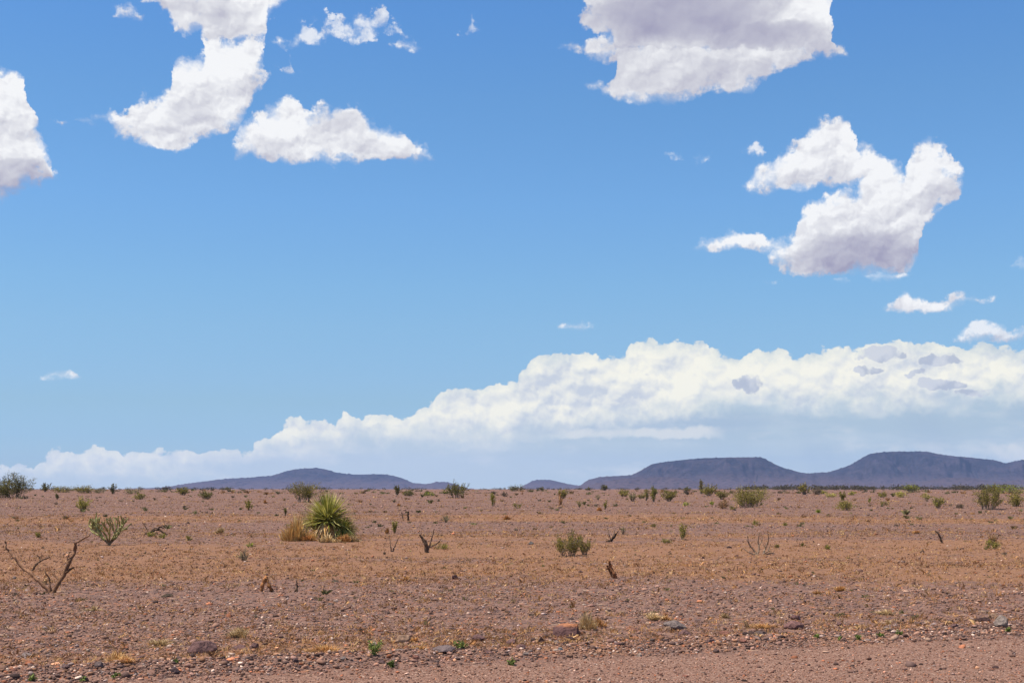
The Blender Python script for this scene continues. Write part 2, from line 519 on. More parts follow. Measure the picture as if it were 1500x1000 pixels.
def tone_mat(name, var=.25, scale=30, rough=.9, spec=.15, trans=None, bumpd=0):
    m, n = new_mat(name)
    at = n.node('ShaderNodeAttribute', attribute_name='tone')
    co = Sk(n, n.node('ShaderNodeTexCoord').outputs['Object'])
    nz = n.noise(co, scale, 4, .6)
    c = n.mix(1.0, Sk(n, at.outputs['Color']), n.ramp(nz, [(.3, (1-var,)*3), (.7, (1+var,)*3)]), 'MULTIPLY')
    return finish(m, n, c, rough, bump(n, nz, bumpd) if bumpd else None, spec, trans)
M_ROCK = tone_mat('rock', .35, 22, .95, .06, None, .035)
M_STONE = tone_mat('stone_chips', .25, 60, .9, .12)
M_LEAF = tone_mat('leaves', .25, 8, .8, .08, .2)
M_WOOD = tone_mat('dry_wood', .35, 25, .9, .15, None, .01)
M_DRY = tone_mat('dry_blades', .2, 10, .85, .2, .15)
M_FLESH = tone_mat('cactus_skin', .25, 40, .7, .3)

# ================================================================== terrain
_rd = np.array([0, 45, 70, 100, 150, 200, 300, 500, 1000, 3000, 9000.])
_rh = np.array([0, 0, .2, .5, .8, 1.05, 1.35, 1.5, 1.56, 1.58, 1.58])
def road_s(x, y):                   # distance beyond the road's far edge
    return (y - 13.3 - .40*x + .18*vnoise(x*.5, y*0+3, 41)*2 )/1.077
def terrain(x, y, fine=True):
    x = np.asarray(x, float); y = np.asarray(y, float)
    d = np.hypot(x, y)
    # the plain climbs very slightly to a long crest
    h = np.interp(d, _rd, _rh) * sst(-20, 40, y)
    h = h + .55*np.exp(-((x+62)/24)**2 - ((y-172)/14)**2)
    fade = sst(9, 20, d)
    s = road_s(x, y)
    off = sst(.2, 1.5, s)
    h = h + (.09*fbm(x/9, y/5, 3, 3) + .05*fbm(x/30, y/9, 5, 2)) * off * (1 - .6*sst(120, 500, d))
    # loose windrow of stones left by the grader along the road
    br = np.exp(-((s-.75)/.55)**2)
    h = h + br*(.07 + .05*vnoise(x*.8, y*.8, 11)) - .03*(s < 0)*sst(0, -.6, s)
    if fine:
        h = h + (.02*fbm(x/.5, y/.5, 21, 3) + .014*fbm(x/.11, y/.11, 25, 2))*(.25+.75*off)*(1-sst(40, 90, d))
        h = h + br*.035*fbm(x/.22, y/.22, 31, 3)
    return h
def at(px, py, fine=True):
    """the ground point seen at pixel (px, py) of the photograph"""
    k = (px-750)/F; m = (HZ-py)/F
    Y = np.exp(np.linspace(math.log(8), math.log(4000), 4000))
    z = EYE + m*Y
    below = np.nonzero(z <= terrain(k*Y, Y, False))[0]
    Yh = Y[below[0]] if len(below) else 600.0
    return np.array([k*Yh, Yh, float(terrain(k*Yh, Yh, fine))])

# ground sheet: polar grid, fine where the photograph looks, coarse behind
ang = np.concatenate([np.radians(np.linspace(-26, 26, 620)), np.radians(np.linspace(26, 334, 90))[1:-1]])
r1 = np.concatenate([[.5, 2, 4, 6, 8, 9.5], np.arange(10.5, 18, .03)])
r2 = [18.0]
while r2[-1] < 7800: r2.append(r2[-1]*1.013)
rad = np.concatenate([r1, r2])
A, Rr = np.meshgrid(ang, rad)
gx = np.sin(A)*Rr; gy = np.cos(A)*Rr
gz = terrain(gx, gy)
nr, na = A.shape
idx = np.arange(nr*na).reshape(nr, na)
q = np.stack([idx[:-1], idx[1:], np.roll(idx, -1, 1)[1:], np.roll(idx, -1, 1)[:-1]], -1).reshape(-1, 4)
gv = np.stack([gx, gy, gz], -1).reshape(-1, 3)
cv = np.vstack([gv, [[0, 0, 0]]])
cf = np.stack([idx[0], np.roll(idx[0], -1), np.full(na, nr*na)], -1)

m_ground, n = new_mat('desert_soil')
pos = Sk(n, n.node('ShaderNodeNewGeometry').outputs['Position'])
X, Y_, Z_ = n.sep(pos)
dist = n.math('SQRT', X*X + Y_*Y_)
flat = n.xyz(X, Y_, 0.0)
s_ = (Y_ - 13.3 - X*.40)*(1/1.077)
vc = n.node('ShaderNodeTexVoronoi', voronoi_dimensions='2D'); n.put(vc.inputs['Vector'], flat); vc.inputs['Scale'].default_value = 42
vc2 = n.node('ShaderNodeTexVoronoi', voronoi_dimensions='2D'); n.put(vc2.inputs['Vector'], flat); vc2.inputs['Scale'].default_value = 13
pick, pick_b, _ = n.sep(Sk(n, vc.outputs['Color']))
pick2, pick2_b, _ = n.sep(Sk(n, vc2.outputs['Color']))
GREY = (.200, .128, .108); TAN = (.270, .150, .090); PALE = (.33, .25, .20); DARK = (.065, .043, .042); BRICK = (.26, .115, .07)
stony = n.ramp(pick, [(0, DARK), (.14, (.12, .08, .075)), (.34, GREY), (.55, (.175, .118, .105)), (.72, (.225, .150, .125)), (.86, BRICK), (.93, (.27, .20, .18)), (.985, PALE)], 'CONSTANT')
stony2 = n.ramp(pick2, [(0, DARK), (.12, (.13, .09, .085)), (.4, GREY), (.7, (.21, .14, .115)), (.9, (.25, .125, .08)), (.97, PALE)], 'CONSTANT')
stony = n.mix(n.sstep(.45, .6, pick2_b), stony, stony2)
stony = n.mix(1.0, stony, (1.0, .85, .72), 'MULTIPLY')
soil = n.mix(n.noise(flat, 9, 5, .65), (.165, .080, .045), (.30, .152, .080))
# long bands of bare soil with dry grass between bands of desert pavement
bandv = n.xyz(X*.035, Y_*.13, 0.0)
b1 = n.noise(bandv, 1.0, 5, .6)
b2 = n.noise(flat, .55, 4, .6)
rowp = n.math('DIVIDE', 3400.0, dist)      # keeps the explicit bands readable: 3400/distance
bands = n.curve(n.lin(0.0, 300.0, rowp), [(0, .25), (.06, .30), (.13, .12), (.17, .85), (.185, .15), (.22, .35), (.26, .80), (.34, .75), (.42, .70), (.48, .25), (.60, .30), (.66, .15), (.72, .5), (.8, .45), (.86, .2), (1, .3)])
soilness = n.sstep(.42, .62, (b1-.5)*1.1 + (b2-.5)*.8 + bands*.75 + .10)
c = n.mix(soilness*.9, stony, soil)
# road surface: packed fine grit
vr = n.node('ShaderNodeTexVoronoi', voronoi_dimensions='2D'); n.put(vr.inputs['Vector'], flat); vr.inputs['Scale'].default_value = 75
rp, _, _ = n.sep(Sk(n, vr.outputs['Color']))
roadc = n.ramp(rp, [(0, (.060, .036, .028)), (.16, (.15, .092, .068)), (.55, (.195, .125, .095)), (.84, (.27, .185, .145)), (.97, (.40, .32, .26))], 'CONSTANT')
roadc = n.mix(n.noise(flat, .9, 4, .6)*.35, roadc, (.20, .115, .080))
wob = (n.noise(flat, 1.3, 4, .6) - .5)*.7
roadc = n.mix(1.0, roadc, (1.20, 1.05, .97), 'MULTIPLY')
onroad = n.sstep(.25, -.25, s_ + wob)
c = n.mix(onroad, c, roadc)
c = n.mix(n.sstep(.55, .8, n.noise(flat, .2, 3, .5))*.25, c, (.15, .10, .09))
h1 = n.math('SUBTRACT', 1.0, Sk(n, vc.outputs['Distance']), clamp=True)
h2 = n.math('SUBTRACT', 1.0, Sk(n, vc2.outputs['Distance']), clamp=True)
hh = h1*.4 + h2*1.0*(1.0 - onroad) + n.noise(flat, 30, 4, .7)*.5
finish(m_ground, n, c, .95, bump(n, hh, .022, .9), .12)
ground = mesh_obj('ground', cv, [q, cf], m_ground, smooth=True)
tag(ground, 'flat stony desert plain of reddish gravel and dry soil reaching the horizon', kind='structure')
print('ground', len(cv))
# ================================================================== hills
def hill_mat(name, a, b, cc):
    m, n = new_mat(name)
    p = Sk(n, n.node('ShaderNodeNewGeometry').outputs['Position'])
    z = n.sep(p)[2]
    nz = n.noise(p, .012, 6, .65)
    sp = n.voro(p, .06, 0, .5, '3D')
    low = n.sstep(70.0, 10.0, z + (nz-.5)*90.0)
    c = n.mix(n.sstep(.4, .62, nz), a, b)
    c = n.mix(low*.7, c, (.100, .066, .068))
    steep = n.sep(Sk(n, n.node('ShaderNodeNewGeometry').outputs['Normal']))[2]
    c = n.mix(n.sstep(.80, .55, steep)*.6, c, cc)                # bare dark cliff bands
    c = n.mix(n.sstep(.45, .2, sp)*.55, c, cc)                   # scattered scrub
    return finish(m, n, c, .95, bump(n, nz, 22, 1.0), .05)
M_HILL = hill_mat('far_slope', (.022, .020, .027), (.050, .038, .045), (.010, .010, .010))
def hill(name, D, prof, label, depth=900, cap=.0, seed=0, rough=1.0, foot=1.0, mat=M_HILL):
    """ridge at distance D whose skyline follows prof (pixels); falls to the plain on both sides"""
    xs = np.array([(p[0]-750)/F*D for p in prof]); zs = np.array([(HZ-p[1])/F*D for p in prof])
    nx = int((xs[-1]-xs[0])/(D*.0005)); nx = min(max(nx, 60), 1100)
    x = np.linspace(xs[0], xs[-1], nx)
    top = np.interp(x, xs, zs)
    k = 7
    top = np.convolve(np.pad(top, k, 'edge'), np.ones(2*k+1)/(2*k+1), 'valid') * .35 + top*.65
    t = np.concatenate([np.linspace(-1, 0, 14)[:-1], np.linspace(0, 1, 80)])     # -1 far foot, 0 ridge, 1 near foot
    Xg, T = np.meshgrid(x, t)
    H = np.broadcast_to(top, Xg.shape)
    u = np.abs(T)
    gul = fbm(Xg/(D*.018)+T*1.5, T*1.3, seed+3, 4, .6)
    fal = (1-u)**1.65
    if cap:
        fal = np.where(u < .03, 1 - cap*u/.03*.5, np.minimum(fal*(1-cap*.5)/.94, 1-cap*.5))
    dep = depth*(.75+.5*vnoise(Xg/(D*.06), 0*Xg, seed+9))
    Yg = D - T*dep
    Z = H*fal*(1 + .75*rough*gul*sst(0, .22, u)*foot)
    Z = Z + D*.0016*fbm(Xg/(D*.01), Yg/(D*.02), seed+5, 4)*sst(.05, .3, u)*rough
    Z = Z + np.maximum(0, fbm(Xg/(D*.0011), Yg*0, seed+13, 2)+.05)*D*.0006*(u < .02)   # trees along the skyline
    Z = np.where(u > .97, -30, Z) + 1.2
    # keep the near slopes from rising above their own skyline
    lim = EYE + (H + 1.2 - EYE)*(Yg/D)
    Z = np.where(T > 0, np.minimum(Z, lim), Z)
    Vv = np.stack([Xg, Yg, Z], -1).reshape(-1, 3)
    nr_, nc_ = Xg.shape
    I = np.arange(nr_*nc_).reshape(nr_, nc_)
    Fq = np.stack([I[:-1, :-1], I[1:, :-1], I[1:, 1:], I[:-1, 1:]], -1).reshape(-1, 4)
    o = mesh_obj(name, Vv, Fq, mat, smooth=True)
    tag(o, label, kind='structure')
    return o
hill('hill', 6600, [(205,717),(235,714.5),(270,708.5),(300,704.5),(330,701),(365,699),(400,696),(415,691),(430,687),(450,685.5),(466,685),(478,687),(490,691),(505,693.5),(520,694.5),(560,694),(575,696),(590,700),(605,707),(625,708.5),(640,705.5),(655,705.5),(668,709),(690,717)],
     'long dark blue hill with a low rounded summit, behind the yucca', 800, 0, 100, .8)
hill('hill', 6600, [(745,717),(765,712.5),(780,703.5),(795,702),(810,703),(830,708),(852,711.5),(880,717)],
     'small low blue hill left of the flat topped mesa', 600, 0, 130, .6)
hill('mesa', 5200, [(838,717),(848,712),(862,702),(880,698),(905,696.5),(925,695.5),(940,688),(955,679),(975,676),(1000,673),(1030,670.5),(1070,669.5),(1113,669),(1120,671),(1128,676),(1148,685),(1175,692),(1200,695),(1240,701),(1300,710),(1340,717)],
     'broad flat topped mesa with a long level caprock', 900, .12, 160, .8)
hill('mesa', 5600, [(1120,717),(1150,704),(1175,693.5),(1215,691),(1245,681),(1260,672),(1272,665),(1285,662.5),(1305,661),(1360,661),(1370,664),(1395,667.5),(1425,670),(1460,674),(1472,678.5),(1486,675),(1500,673),(1560,668),(1620,676),(1700,690),(1800,712)],
     'flat topped mesa with a long falling right shoulder', 950, .12, 190, .8)
hill('foothill', 4300, [(835,717),(870,709),(900,702),(930,699),(985,698),(1010,701),(1030,708),(1075,712),(1110,717)],
     'low purple foothill in front of the flat topped mesa', 420, 0, 220, .6)
hill('foothill', 4500, [(1150,717),(1200,711),(1260,707),(1300,709),(1350,705),(1380,699),(1420,699),(1460,705),(1500,702),(1560,700),(1640,717)],
     'low purple foothills below the right mesa', 420, 0, 250, .7)

# ================================================================== haze
m_haze, n = new_mat('haze_air')
pv = n.node('ShaderNodeVolumePrincipled')
pv.inputs['Color'].default_value = (.36, .56, 1.0, 1)
pv.inputs['Density'].default_value = 5.0e-5
pv.inputs['Anisotropy'].default_value = 0.0
out = n.node('ShaderNodeOutputMaterial')
n.t.links.new(pv.outputs[0], out.inputs['Volume'])
def box_mesh(name, x0, x1, y0, y1, z0, z1, mat):
    v = [(x, y, z) for z in (z0, z1) for y in (y0, y1) for x in (x0, x1)]
    f = [(0,2,3,1), (4,5,7,6), (0,1,5,4), (2,6,7,3), (0,4,6,2), (1,3,7,5)]
    return mesh_obj(name, np.array(v, float), np.array(f), mat)
hz = box_mesh('haze', -8200, 8200, -8200, 8200, -32, 190, m_haze)
tag(hz, 'thin blue air that softens the far hills', kind='stuff')

# ================================================================== loose ground material that nobody could count
_t = (1+5**.5)/2
ICO_V = np.array([(-1,_t,0),(1,_t,0),(-1,-_t,0),(1,-_t,0),(0,-1,_t),(0,1,_t),(0,-1,-_t),(0,1,-_t),(_t,0,-1),(_t,0,1),(-_t,0,-1),(-_t,0,1)])/1.9
ICO_F = np.array([(0,11,5),(0,5,1),(0,1,7),(0,7,10),(0,10,11),(1,5,9),(5,11,4),(11,10,2),(10,7,6),(7,1,8),(3,9,4),(3,4,2),(3,2,6),(3,6,8),(3,8,9),(4,9,5),(2,4,11),(6,2,10),(8,6,7),(9,8,1)])
OCT_V = np.array([(1,0,0),(-1,0,0),(0,1,0),(0,-1,0),(0,0,1),(0,0,-1)], float)
OCT_F = np.array([(0,2,4),(2,1,4),(1,3,4),(3,0,4),(2,0,5),(1,2,5),(3,1,5),(0,3,5)])
PAL = np.array([(.20,.13,.112),(.155,.10,.088),(.235,.15,.118),(.10,.070,.066),(.27,.16,.105),(.30,.135,.08),(.42,.35,.31),(.24,.20,.20),(.055,.040,.040),(.33,.24,.19)])
PALW = np.array([.20,.17,.18,.10,.10,.055,.036,.06,.075,.025]); PALW /= PALW.sum(); PAL = PAL*np.array([1.10, .93, .79])
def pebble_arrays(x, y, size, V0, F0, sink=.25, flatz=.6, tint=None):
    N = len(x); k = len(V0)
    z = terrain(x, y)
    v = np.repeat(V0[None], N, 0)*(1+rng.uniform(-.28, .28, (N, k, 1)))
    sc = rng.uniform(.6, 1.35, (N, 1, 3)); sc[:, :, 2] *= flatz
    v = v*sc*size[:, None, None]
    th = rng.uniform(0, 2*math.pi, N); tl = rng.normal(0, .35, N)
    c_, s__ = np.cos(tl)[:, None], np.sin(tl)[:, None]
    v = np.stack([v[..., 0], v[..., 1]*c_-v[..., 2]*s__, v[..., 1]*s__+v[..., 2]*c_], -1)
    c_, s__ = np.cos(th)[:, None], np.sin(th)[:, None]
    v = np.stack([v[..., 0]*c_-v[..., 1]*s__, v[..., 0]*s__+v[..., 1]*c_, v[..., 2]], -1)
    v += np.stack([x, y, z + size*flatz*(1-2*sink)*.8], -1)[:, None, :]
    f = F0[None]+(np.arange(N)*k)[:, None, None]
    col = PAL[rng.choice(len(PAL), N, p=PALW)]*rng.lognormal(0, .33, (N, 1))
    if tint is not None: col = col*tint
    return v.reshape(-1, 3), f.reshape(-1, 3), np.repeat(col, k, 0)
def screen_points(N, y0, y1, power=1.0, margin=420):
    N = int(N*1.33)
    """points spread so that near and far ground carry comparable detail"""
    u = rng.random(N)**power
    row = y0 + (y1-y0)*u
    Y = 3400.0/row
    Y = np.where(Y > 45, np.interp(row, _rows, _rowsY), Y)
    X = (rng.uniform(-margin, 1500+margin, N)-750)/F*Y
    return X, Y
_Yt = np.exp(np.linspace(math.log(10), math.log(900), 400))
_ht = np.interp(_Yt, _rd, _rh)
_r = (EYE-_ht)/_Yt*F
_o = np.argsort(_r); _rows, _rowsY = _r[_o], _Yt[_o]

parts = []
def tanband(x, y):
    r = 3400.0/np.hypot(x, y)
    return np.interp(r/300., [0,.06,.12,.165,.185,.21,.25,.34,.42,.48,.60,.68,.74,.82,1], [.3,.3,.1,1,.1,.2,.9,.9,.7,.1,.05,.1,.5,.3,.1])
def addp(x, y, size, V0, F0, **k):
    parts.append(pebble_arrays(x, y, size, V0, F0, **k))
# near pavement
x, y = screen_points(80000, 95, 300); s = road_s(x, y); keep = (s > .1) | (rng.random(len(x)) < .10); x, y = x[keep], y[keep]
patch = fbm(x/1.6, y/1.2, 71, 4) + rng.normal(0, .25, len(x)); keep = (patch > -.32) & (rng.random(len(x)) > .6*tanband(x, y)); x, y = x[keep], y[keep]
addp(x, y, np.clip(rng.lognormal(-4.50, .42, len(x)), .006, .055)*(y/16)**.35, ICO_V, ICO_F)
# windrow by the road
N = 31000; X_ = rng.uniform(-9, 13, N); s = .85 + rng.normal(0, .62, N); y = s*1.077 + 13.3 + .4*X_
keep = (y > 9) & (s > .0); X_, y = X_[keep], y[keep]
addp(X_, y, np.clip(rng.lognormal(-4.72, .55, len(y)), .005, .05), ICO_V, ICO_F, sink=.15)
# fine grit on the road
x, y = screen_points(34000, 190, 310); s = road_s(x, y); keep = s < .15; x, y = x[keep], y[keep]
addp(x, y, np.clip(rng.lognormal(-5.0, .45, len(x)), .003, .025), OCT_V, OCT_F, tint=np.array([1.12, 1.0, .95]))
# middle distance
x, y = screen_points(62000, 22, 110); patch = fbm(x/7, y/2.2, 71, 4) + rng.normal(0, .3, len(x)); keep = (patch > -.25) & (rng.random(len(x)) > .7*tanband(x, y)); x, y = x[keep], y[keep]
addp(x, y, np.clip(rng.lognormal(-4.2, .4, len(x))*(y/32)**.75, .01, .16), OCT_V, OCT_F)
# far
x, y = screen_points(12000, 3, 26)
addp(x, y, np.clip(rng.lognormal(-3.7, .4, len(x))*(y/90)**.7, .02, .25), OCT_V, OCT_F)
o = 0; vs, fs, cs = [], [], []
for v, f, c in parts:
    vs.append(v); fs.append(f+o); cs.append(c); o += len(v)
gravel = mesh_obj('gravel', np.concatenate(vs), np.concatenate(fs), M_STONE, None, np.concatenate(cs))
tag(gravel, 'loose purple grey, brown and orange gravel covering the plain and roadside', kind='stuff')
print('gravel verts', o)

# dry grass and tiny plants between the stones
def tufts(x, y, h, spread, nb, pal, jitter=.25, wid=.1):
    """upright bent blades round each point; returns one triangle pair per blade"""
    N = len(x)
    bx = np.repeat(x, nb) + rng.normal(0, 1, N*nb)*np.repeat(spread, nb)*.45
    by = np.repeat(y, nb) + rng.normal(0, 1, N*nb)*np.repeat(spread, nb)*.45
    bz = terrain(bx, by) - .004
    hh = np.repeat(h, nb)*rng.uniform(.45, 1.1, N*nb)
    th = rng.uniform(0, 2*math.pi, N*nb); lean = rng.uniform(.1, 1.0, N*nb)
    dx_, dy_ = np.cos(th)*lean*hh, np.sin(th)*lean*hh
    a2 = rng.uniform(0, 2*math.pi, N*nb); wv = hh*wid*rng.uniform(.6, 1.4, N*nb)
    wx, wy = np.cos(a2)*wv, np.sin(a2)*wv
    p0 = np.stack([bx-wx, by-wy, bz], -1); p1 = np.stack([bx+wx, by+wy, bz], -1)
    p2 = np.stack([bx+dx_*.45+wx*.7, by+dy_*.45+wy*.7, bz+hh*.62], -1); p3 = np.stack([bx+dx_, by+dy_, bz+hh*(1-.35*lean)], -1)
    v = np.stack([p0, p1, p2, p3], 1).reshape(-1, 3)
    k = np.arange(N*nb)*4
    f = np.concatenate([np.stack([k, k+1, k+2], -1), np.stack([k, k+2, k+3], -1)])
    c = pal[rng.integers(0, len(pal), N)]*rng.uniform(.8, 1.2, (N, 1))
    c = np.repeat(c, nb, 0)*rng.uniform(1-jitter, 1+jitter, (N*nb, 1))
    return v, f, np.repeat(c, 4, 0)
STRAW = np.array([(.42,.27,.13),(.36,.215,.105),(.30,.165,.075),(.24,.135,.075),(.46,.33,.18),(.20,.12,.075),(.27,.19,.11)])*np.array([1.3,1.1,.9])
def grassmask(x, y):
    r = 3400.0/np.hypot(x, y)
    b = np.interp(r/300., [0, .06,.13,.17,.185,.22,.26,.34,.42,.48,.60,.70,.8,1], [.45,.55,.3,1,.25,.5,1,1,.85,.28,.15,.22,.42,.1])
    return b + .8*fbm(x/5, y/2.2, 91, 4)
parts = []
def addt(x, y, *a, **k): parts.append(tufts(x, y, *a, **k))
x, y = screen_points(60000, 60, 285); keep = (grassmask(x, y) + rng.normal(0, .30, len(x)) > .48) & (road_s(x, y) > .9); x, y = x[keep], y[keep]
addt(x, y, rng.lognormal(-3.25, .38, len(x))*(y/24)**.25, np.full(len(x), .07)*(y/24)**.5, 8, STRAW, wid=.075)
x, y = screen_points(36000, 18, 70); keep = grassmask(x, y) + rng.normal(0, .25, len(x)) > .45; x, y = x[keep], y[keep]
addt(x, y, rng.lognormal(-2.95, .35, len(x))*(y/50)**.5, np.full(len(x), .13)*(y/50)**.7, 6, STRAW, wid=.13)
x, y = screen_points(5000, 2, 20); keep = rng.random(len(x)) < .8; x, y = x[keep], y[keep]
addt(x, y, rng.lognormal(-2.5, .35, len(x))*(y/110)**.5, np.full(len(x), .3), 6, STRAW, wid=.22)
o = 0; vs, fs, cs = [], [], []
for v, f, c in parts:
    vs.append(v); fs.append(f+o); cs.append(c); o += len(v)
g = mesh_obj('dry_grass', np.concatenate(vs), np.concatenate(fs), M_DRY, None, np.concatenate(cs))
tag(g, 'short straw coloured and rusty dry grass between the stones', kind='stuff')
print('grass verts', o)
parts = []
OLIVE = np.array([(.12,.11,.045),(.17,.145,.06),(.22,.19,.08),(.24,.15,.07),(.34,.18,.08),(.16,.12,.08)])
x, y = screen_points(300, 7, 60, 1.3); addt(x, y, rng.lognormal(-2.0, .4, len(x))*(y/80)**.9, np.full(len(x), .11), 26, OLIVE, wid=.11)
x, y = screen_points(320, 1.5, 8); addt(x, y, np.minimum(rng.lognormal(-1.15, .4, len(x)), .55), np.full(len(x), .4), 30, OLIVE, wid=.13)
x, y = screen_points(220, 60, 200, 1.3); keep = road_s(x, y) > 1; x, y = x[keep], y[keep]; addt(x, y, rng.lognormal(-2.9, .3, len(x)), np.full(len(x), .04), 18, OLIVE, wid=.10)
o = 0; vs, fs, cs = [], [], []
for v, f, c in parts:
    vs.append(v); fs.append(f+o); cs.append(c); o += len(v)
g = mesh_obj('ground_cover', np.concatenate(vs), np.concatenate(fs), M_LEAF, None, np.concatenate(cs))
tag(g, 'tiny olive and brown desert plants dotting the plain', kind='stuff')

# scrub along the horizon
def leafcloud(c, r, N, size, pal, r_=None):
    """N leaf sized triangles through an uneven ellipsoid volume"""
    d = rng.normal(0, 1, (N, 3)); d /= np.linalg.norm(d, axis=1)[:, None]
    p = np.array(c) + d*(rng.random((N, 1))**.45)*np.array(r)
    a = rng.normal(0, 1, (N, 3)); a /= np.linalg.norm(a, axis=1)[:, None]
    b = np.cross(a, rng.normal(0, 1, (N, 3))); b /= np.linalg.norm(b, axis=1)[:, None]
    s_ = size*rng.uniform(.6, 1.4, (N, 1))
    v = np.stack([p-a*s_-b*s_*.45, p+a*s_, p-a*s_*.3+b*s_*.8], 1).reshape(-1, 3)
    f = np.arange(N*3).reshape(-1, 3)
    col = pal[rng.integers(0, len(pal), N)]*rng.uniform(.7, 1.3, (N, 1))
    return v, f, np.repeat(col, 3, 0)
mb = MB()
SCR = np.array([(.075,.068,.045),(.10,.085,.06),(.11,.085,.07),(.06,.06,.035)])
def scrub_run(x0, x1, d0, d1, n_, hmin, hmax, pal=SCR):
    for _ in range(n_):
        Y = rng.uniform(d0, d1); X = (rng.uniform(x0, x1)-750)/F*Y
        h = rng.uniform(hmin, hmax); wd = h*rng.uniform(.7, 1.6)
        mb.add(*leafcloud((X, Y, float(terrain(X, Y, False))+h*.45), (wd, wd, h*.55), 70, h*.13, pal))
scrub_run(1090, 1560, 330, 620, 330, .7, 1.7)
scrub_run(1560, 1900, 330, 620, 80, .7, 1.7)
scrub_run(-150, 330, 260, 480, 120, .4, 1.1)
scrub_run(330, 760, 350, 600, 70, .35, 1.0)
scrub_run(760, 1100, 350, 600, 80, .35, .9)
o = mb.build('distant_scrub', M_LEAF)
tag(o, 'low brown grey scrub along the horizon of the plain', kind='stuff')

# ================================================================== stones one can point at
def rnd(seed): return np.random.default_rng(seed)
def rock_mesh(r, w_, d_, h_, col, top=None, cuts=9, rough=.05, sub=4, box=False):
    bm = bmesh.new(); bmesh.ops.create_icosphere(bm, subdivisions=sub, radius=1.0)
    P = np.array([v.co[:] for v in bm.verts]); Fc = np.array([[v.index for v in f.verts] for f in bm.faces]); bm.free()
    if box: P = np.sign(P)*np.abs(P)**.45; cuts = 5
    for k in range(cuts+5):
        nrm = r.normal(0, 1, 3); nrm[2] = abs(nrm[2])*.8 if k else 1.6; nrm /= np.linalg.norm(nrm)
        dd = r.uniform(.42, .80)*(1.35 if box else 1); over = P@nrm - dd
        P = P - np.where(over > 0, over, 0)[:, None]*nrm*.92
    n1 = fbm(P[:, 0]*2.1+P[:, 2]*1.3, P[:, 1]*2.1-P[:, 2], int(r.integers(999)), 5, .55)
    P = P*(1+rough*2.2*n1)[:, None]
    P = P/np.abs(P).max(0)
    shade = 1+.25*fbm(P[:, 0]*3+P[:, 2]*3, P[:, 1]*3, 77, 4)
    C = np.array(col)[None]*shade[:, None]
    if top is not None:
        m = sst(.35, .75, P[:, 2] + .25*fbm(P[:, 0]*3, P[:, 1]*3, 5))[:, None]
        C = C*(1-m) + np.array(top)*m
    P = P*np.array([w_/2, d_/2, h_/2])
    return P, Fc, C
def rock(px, base, w_, h_, col, label, top=None, rot=0.0, tilt=0.0, cuts=9, seed=None, group=None, rough=.05, name='rock', depth=.8, box=False):
    p = at(px, base, False); s = p[1]/F
    r = rnd(seed if seed is not None else int(px*7+base))
    W_, H_ = w_*s*1.05, h_*s*1.3
    col = tuple(np.array(col)*np.array([.85, .74, .66]))
    P, Fc, C = rock_mesh(r, W_, W_*depth, H_, col, top, cuts, rough, 4, box)
    ca, sa = math.cos(tilt), math.sin(tilt)
    P = np.stack([P[:, 0]*ca-P[:, 2]*sa, P[:, 1], P[:, 0]*sa+P[:, 2]*ca], -1)
    P[:, 2] += H_*.34
    o = mesh_obj(name, P, Fc, M_ROCK, None, C, True)
    y_ = p[1] + W_*depth*.35
    o.location = (p[0]*y_/p[1], y_, float(terrain(p[0], y_, False)))
    tag(o, label, name, group)
    return o
PUR = (.165, .105, .105); TANR = (.30, .21, .155); GRY = (.20, .175, .17); DRK = (.07, .045, .045); RED = (.24, .125, .10); PIN = (.42, .25, .17); WHT = (.55, .48, .42)
rock(293, 957, 48, 23, PUR, 'large rounded purple rock on the left with dry grass at its foot', seed=4)
rock(352, 952, 22, 9, PUR, 'low purple rock just right of the large rounded purple rock', seed=5)
rock(373, 950, 15, 10, (.14, .09, .09), 'smaller dark purple rock touching a low purple rock', seed=6)
rock(588, 942, 26, 15, TANR, 'round tan boulder behind the bright green feathery weed', seed=7, rough=.03)
rock(586, 955, 23, 5, GRY, 'thin flat pale grey slab lying below the round tan boulder', seed=8)
rock(648, 955, 36, 9, (.18, .15, .155), 'long flat grey slab left of the broad leaved weed', seed=9)
rock(700, 938, 20, 10, PUR, 'wedge shaped mauve rock right of the broad leaved weed', seed=10, tilt=.15)
rock(749, 943, 16, 9, (.20, .13, .13), 'small mauve rock left of the dark brown cobble', seed=11)
rock(764, 950, 15, 7, (.22, .14, .135), 'low mauve stone half buried below the small mauve rock', seed=12)
rock(794, 945, 13, 13, DRK, 'upright dark brown cobble below the orange topped block', seed=13)
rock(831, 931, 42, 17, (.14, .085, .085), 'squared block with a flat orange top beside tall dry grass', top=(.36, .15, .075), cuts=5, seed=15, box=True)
rock(835, 937, 16, 6, DRK, 'dark stone tucked under the orange topped block', seed=16)
rock(821, 952, 9, 5, (.24, .27, .29), 'small bluish stone in the roadside gravel', seed=17)
rock(988, 921, 36, 15, GRY, 'grey wedge rock leaning to the right', seed=24, tilt=-.28)
rock(978, 924, 12, 8, TANR, 'small tan stone in front of the grey wedge rock', seed=19)
rock(1003, 932, 24, 11, PUR, 'purple angular rock below the grey wedge rock', seed=20)
rock(928, 925, 15, 7, RED, 'red brown rock half sunk left of the grey wedge rock', seed=21)
rock(1062, 930, 16, 6, RED, 'low red brown rock between the purple angular rock and the grey lump', seed=22)
rock(1115, 931, 20, 9, (.12, .095, .095), 'dark grey lump on the roadside gravel bank', seed=23)
rock(1161, 921, 32, 14, (.20, .12, .115), 'smooth mauve rock with a smaller rock behind it', seed=24, rough=.03)
rock(1166, 908, 16, 9, (.18, .11, .11), 'small mauve rock sitting behind the smooth mauve rock', seed=25)
rock(1469, 919, 24, 17, (.27, .24, .22), 'pale grey pointed rock near the right edge of the plain', seed=26, cuts=7)
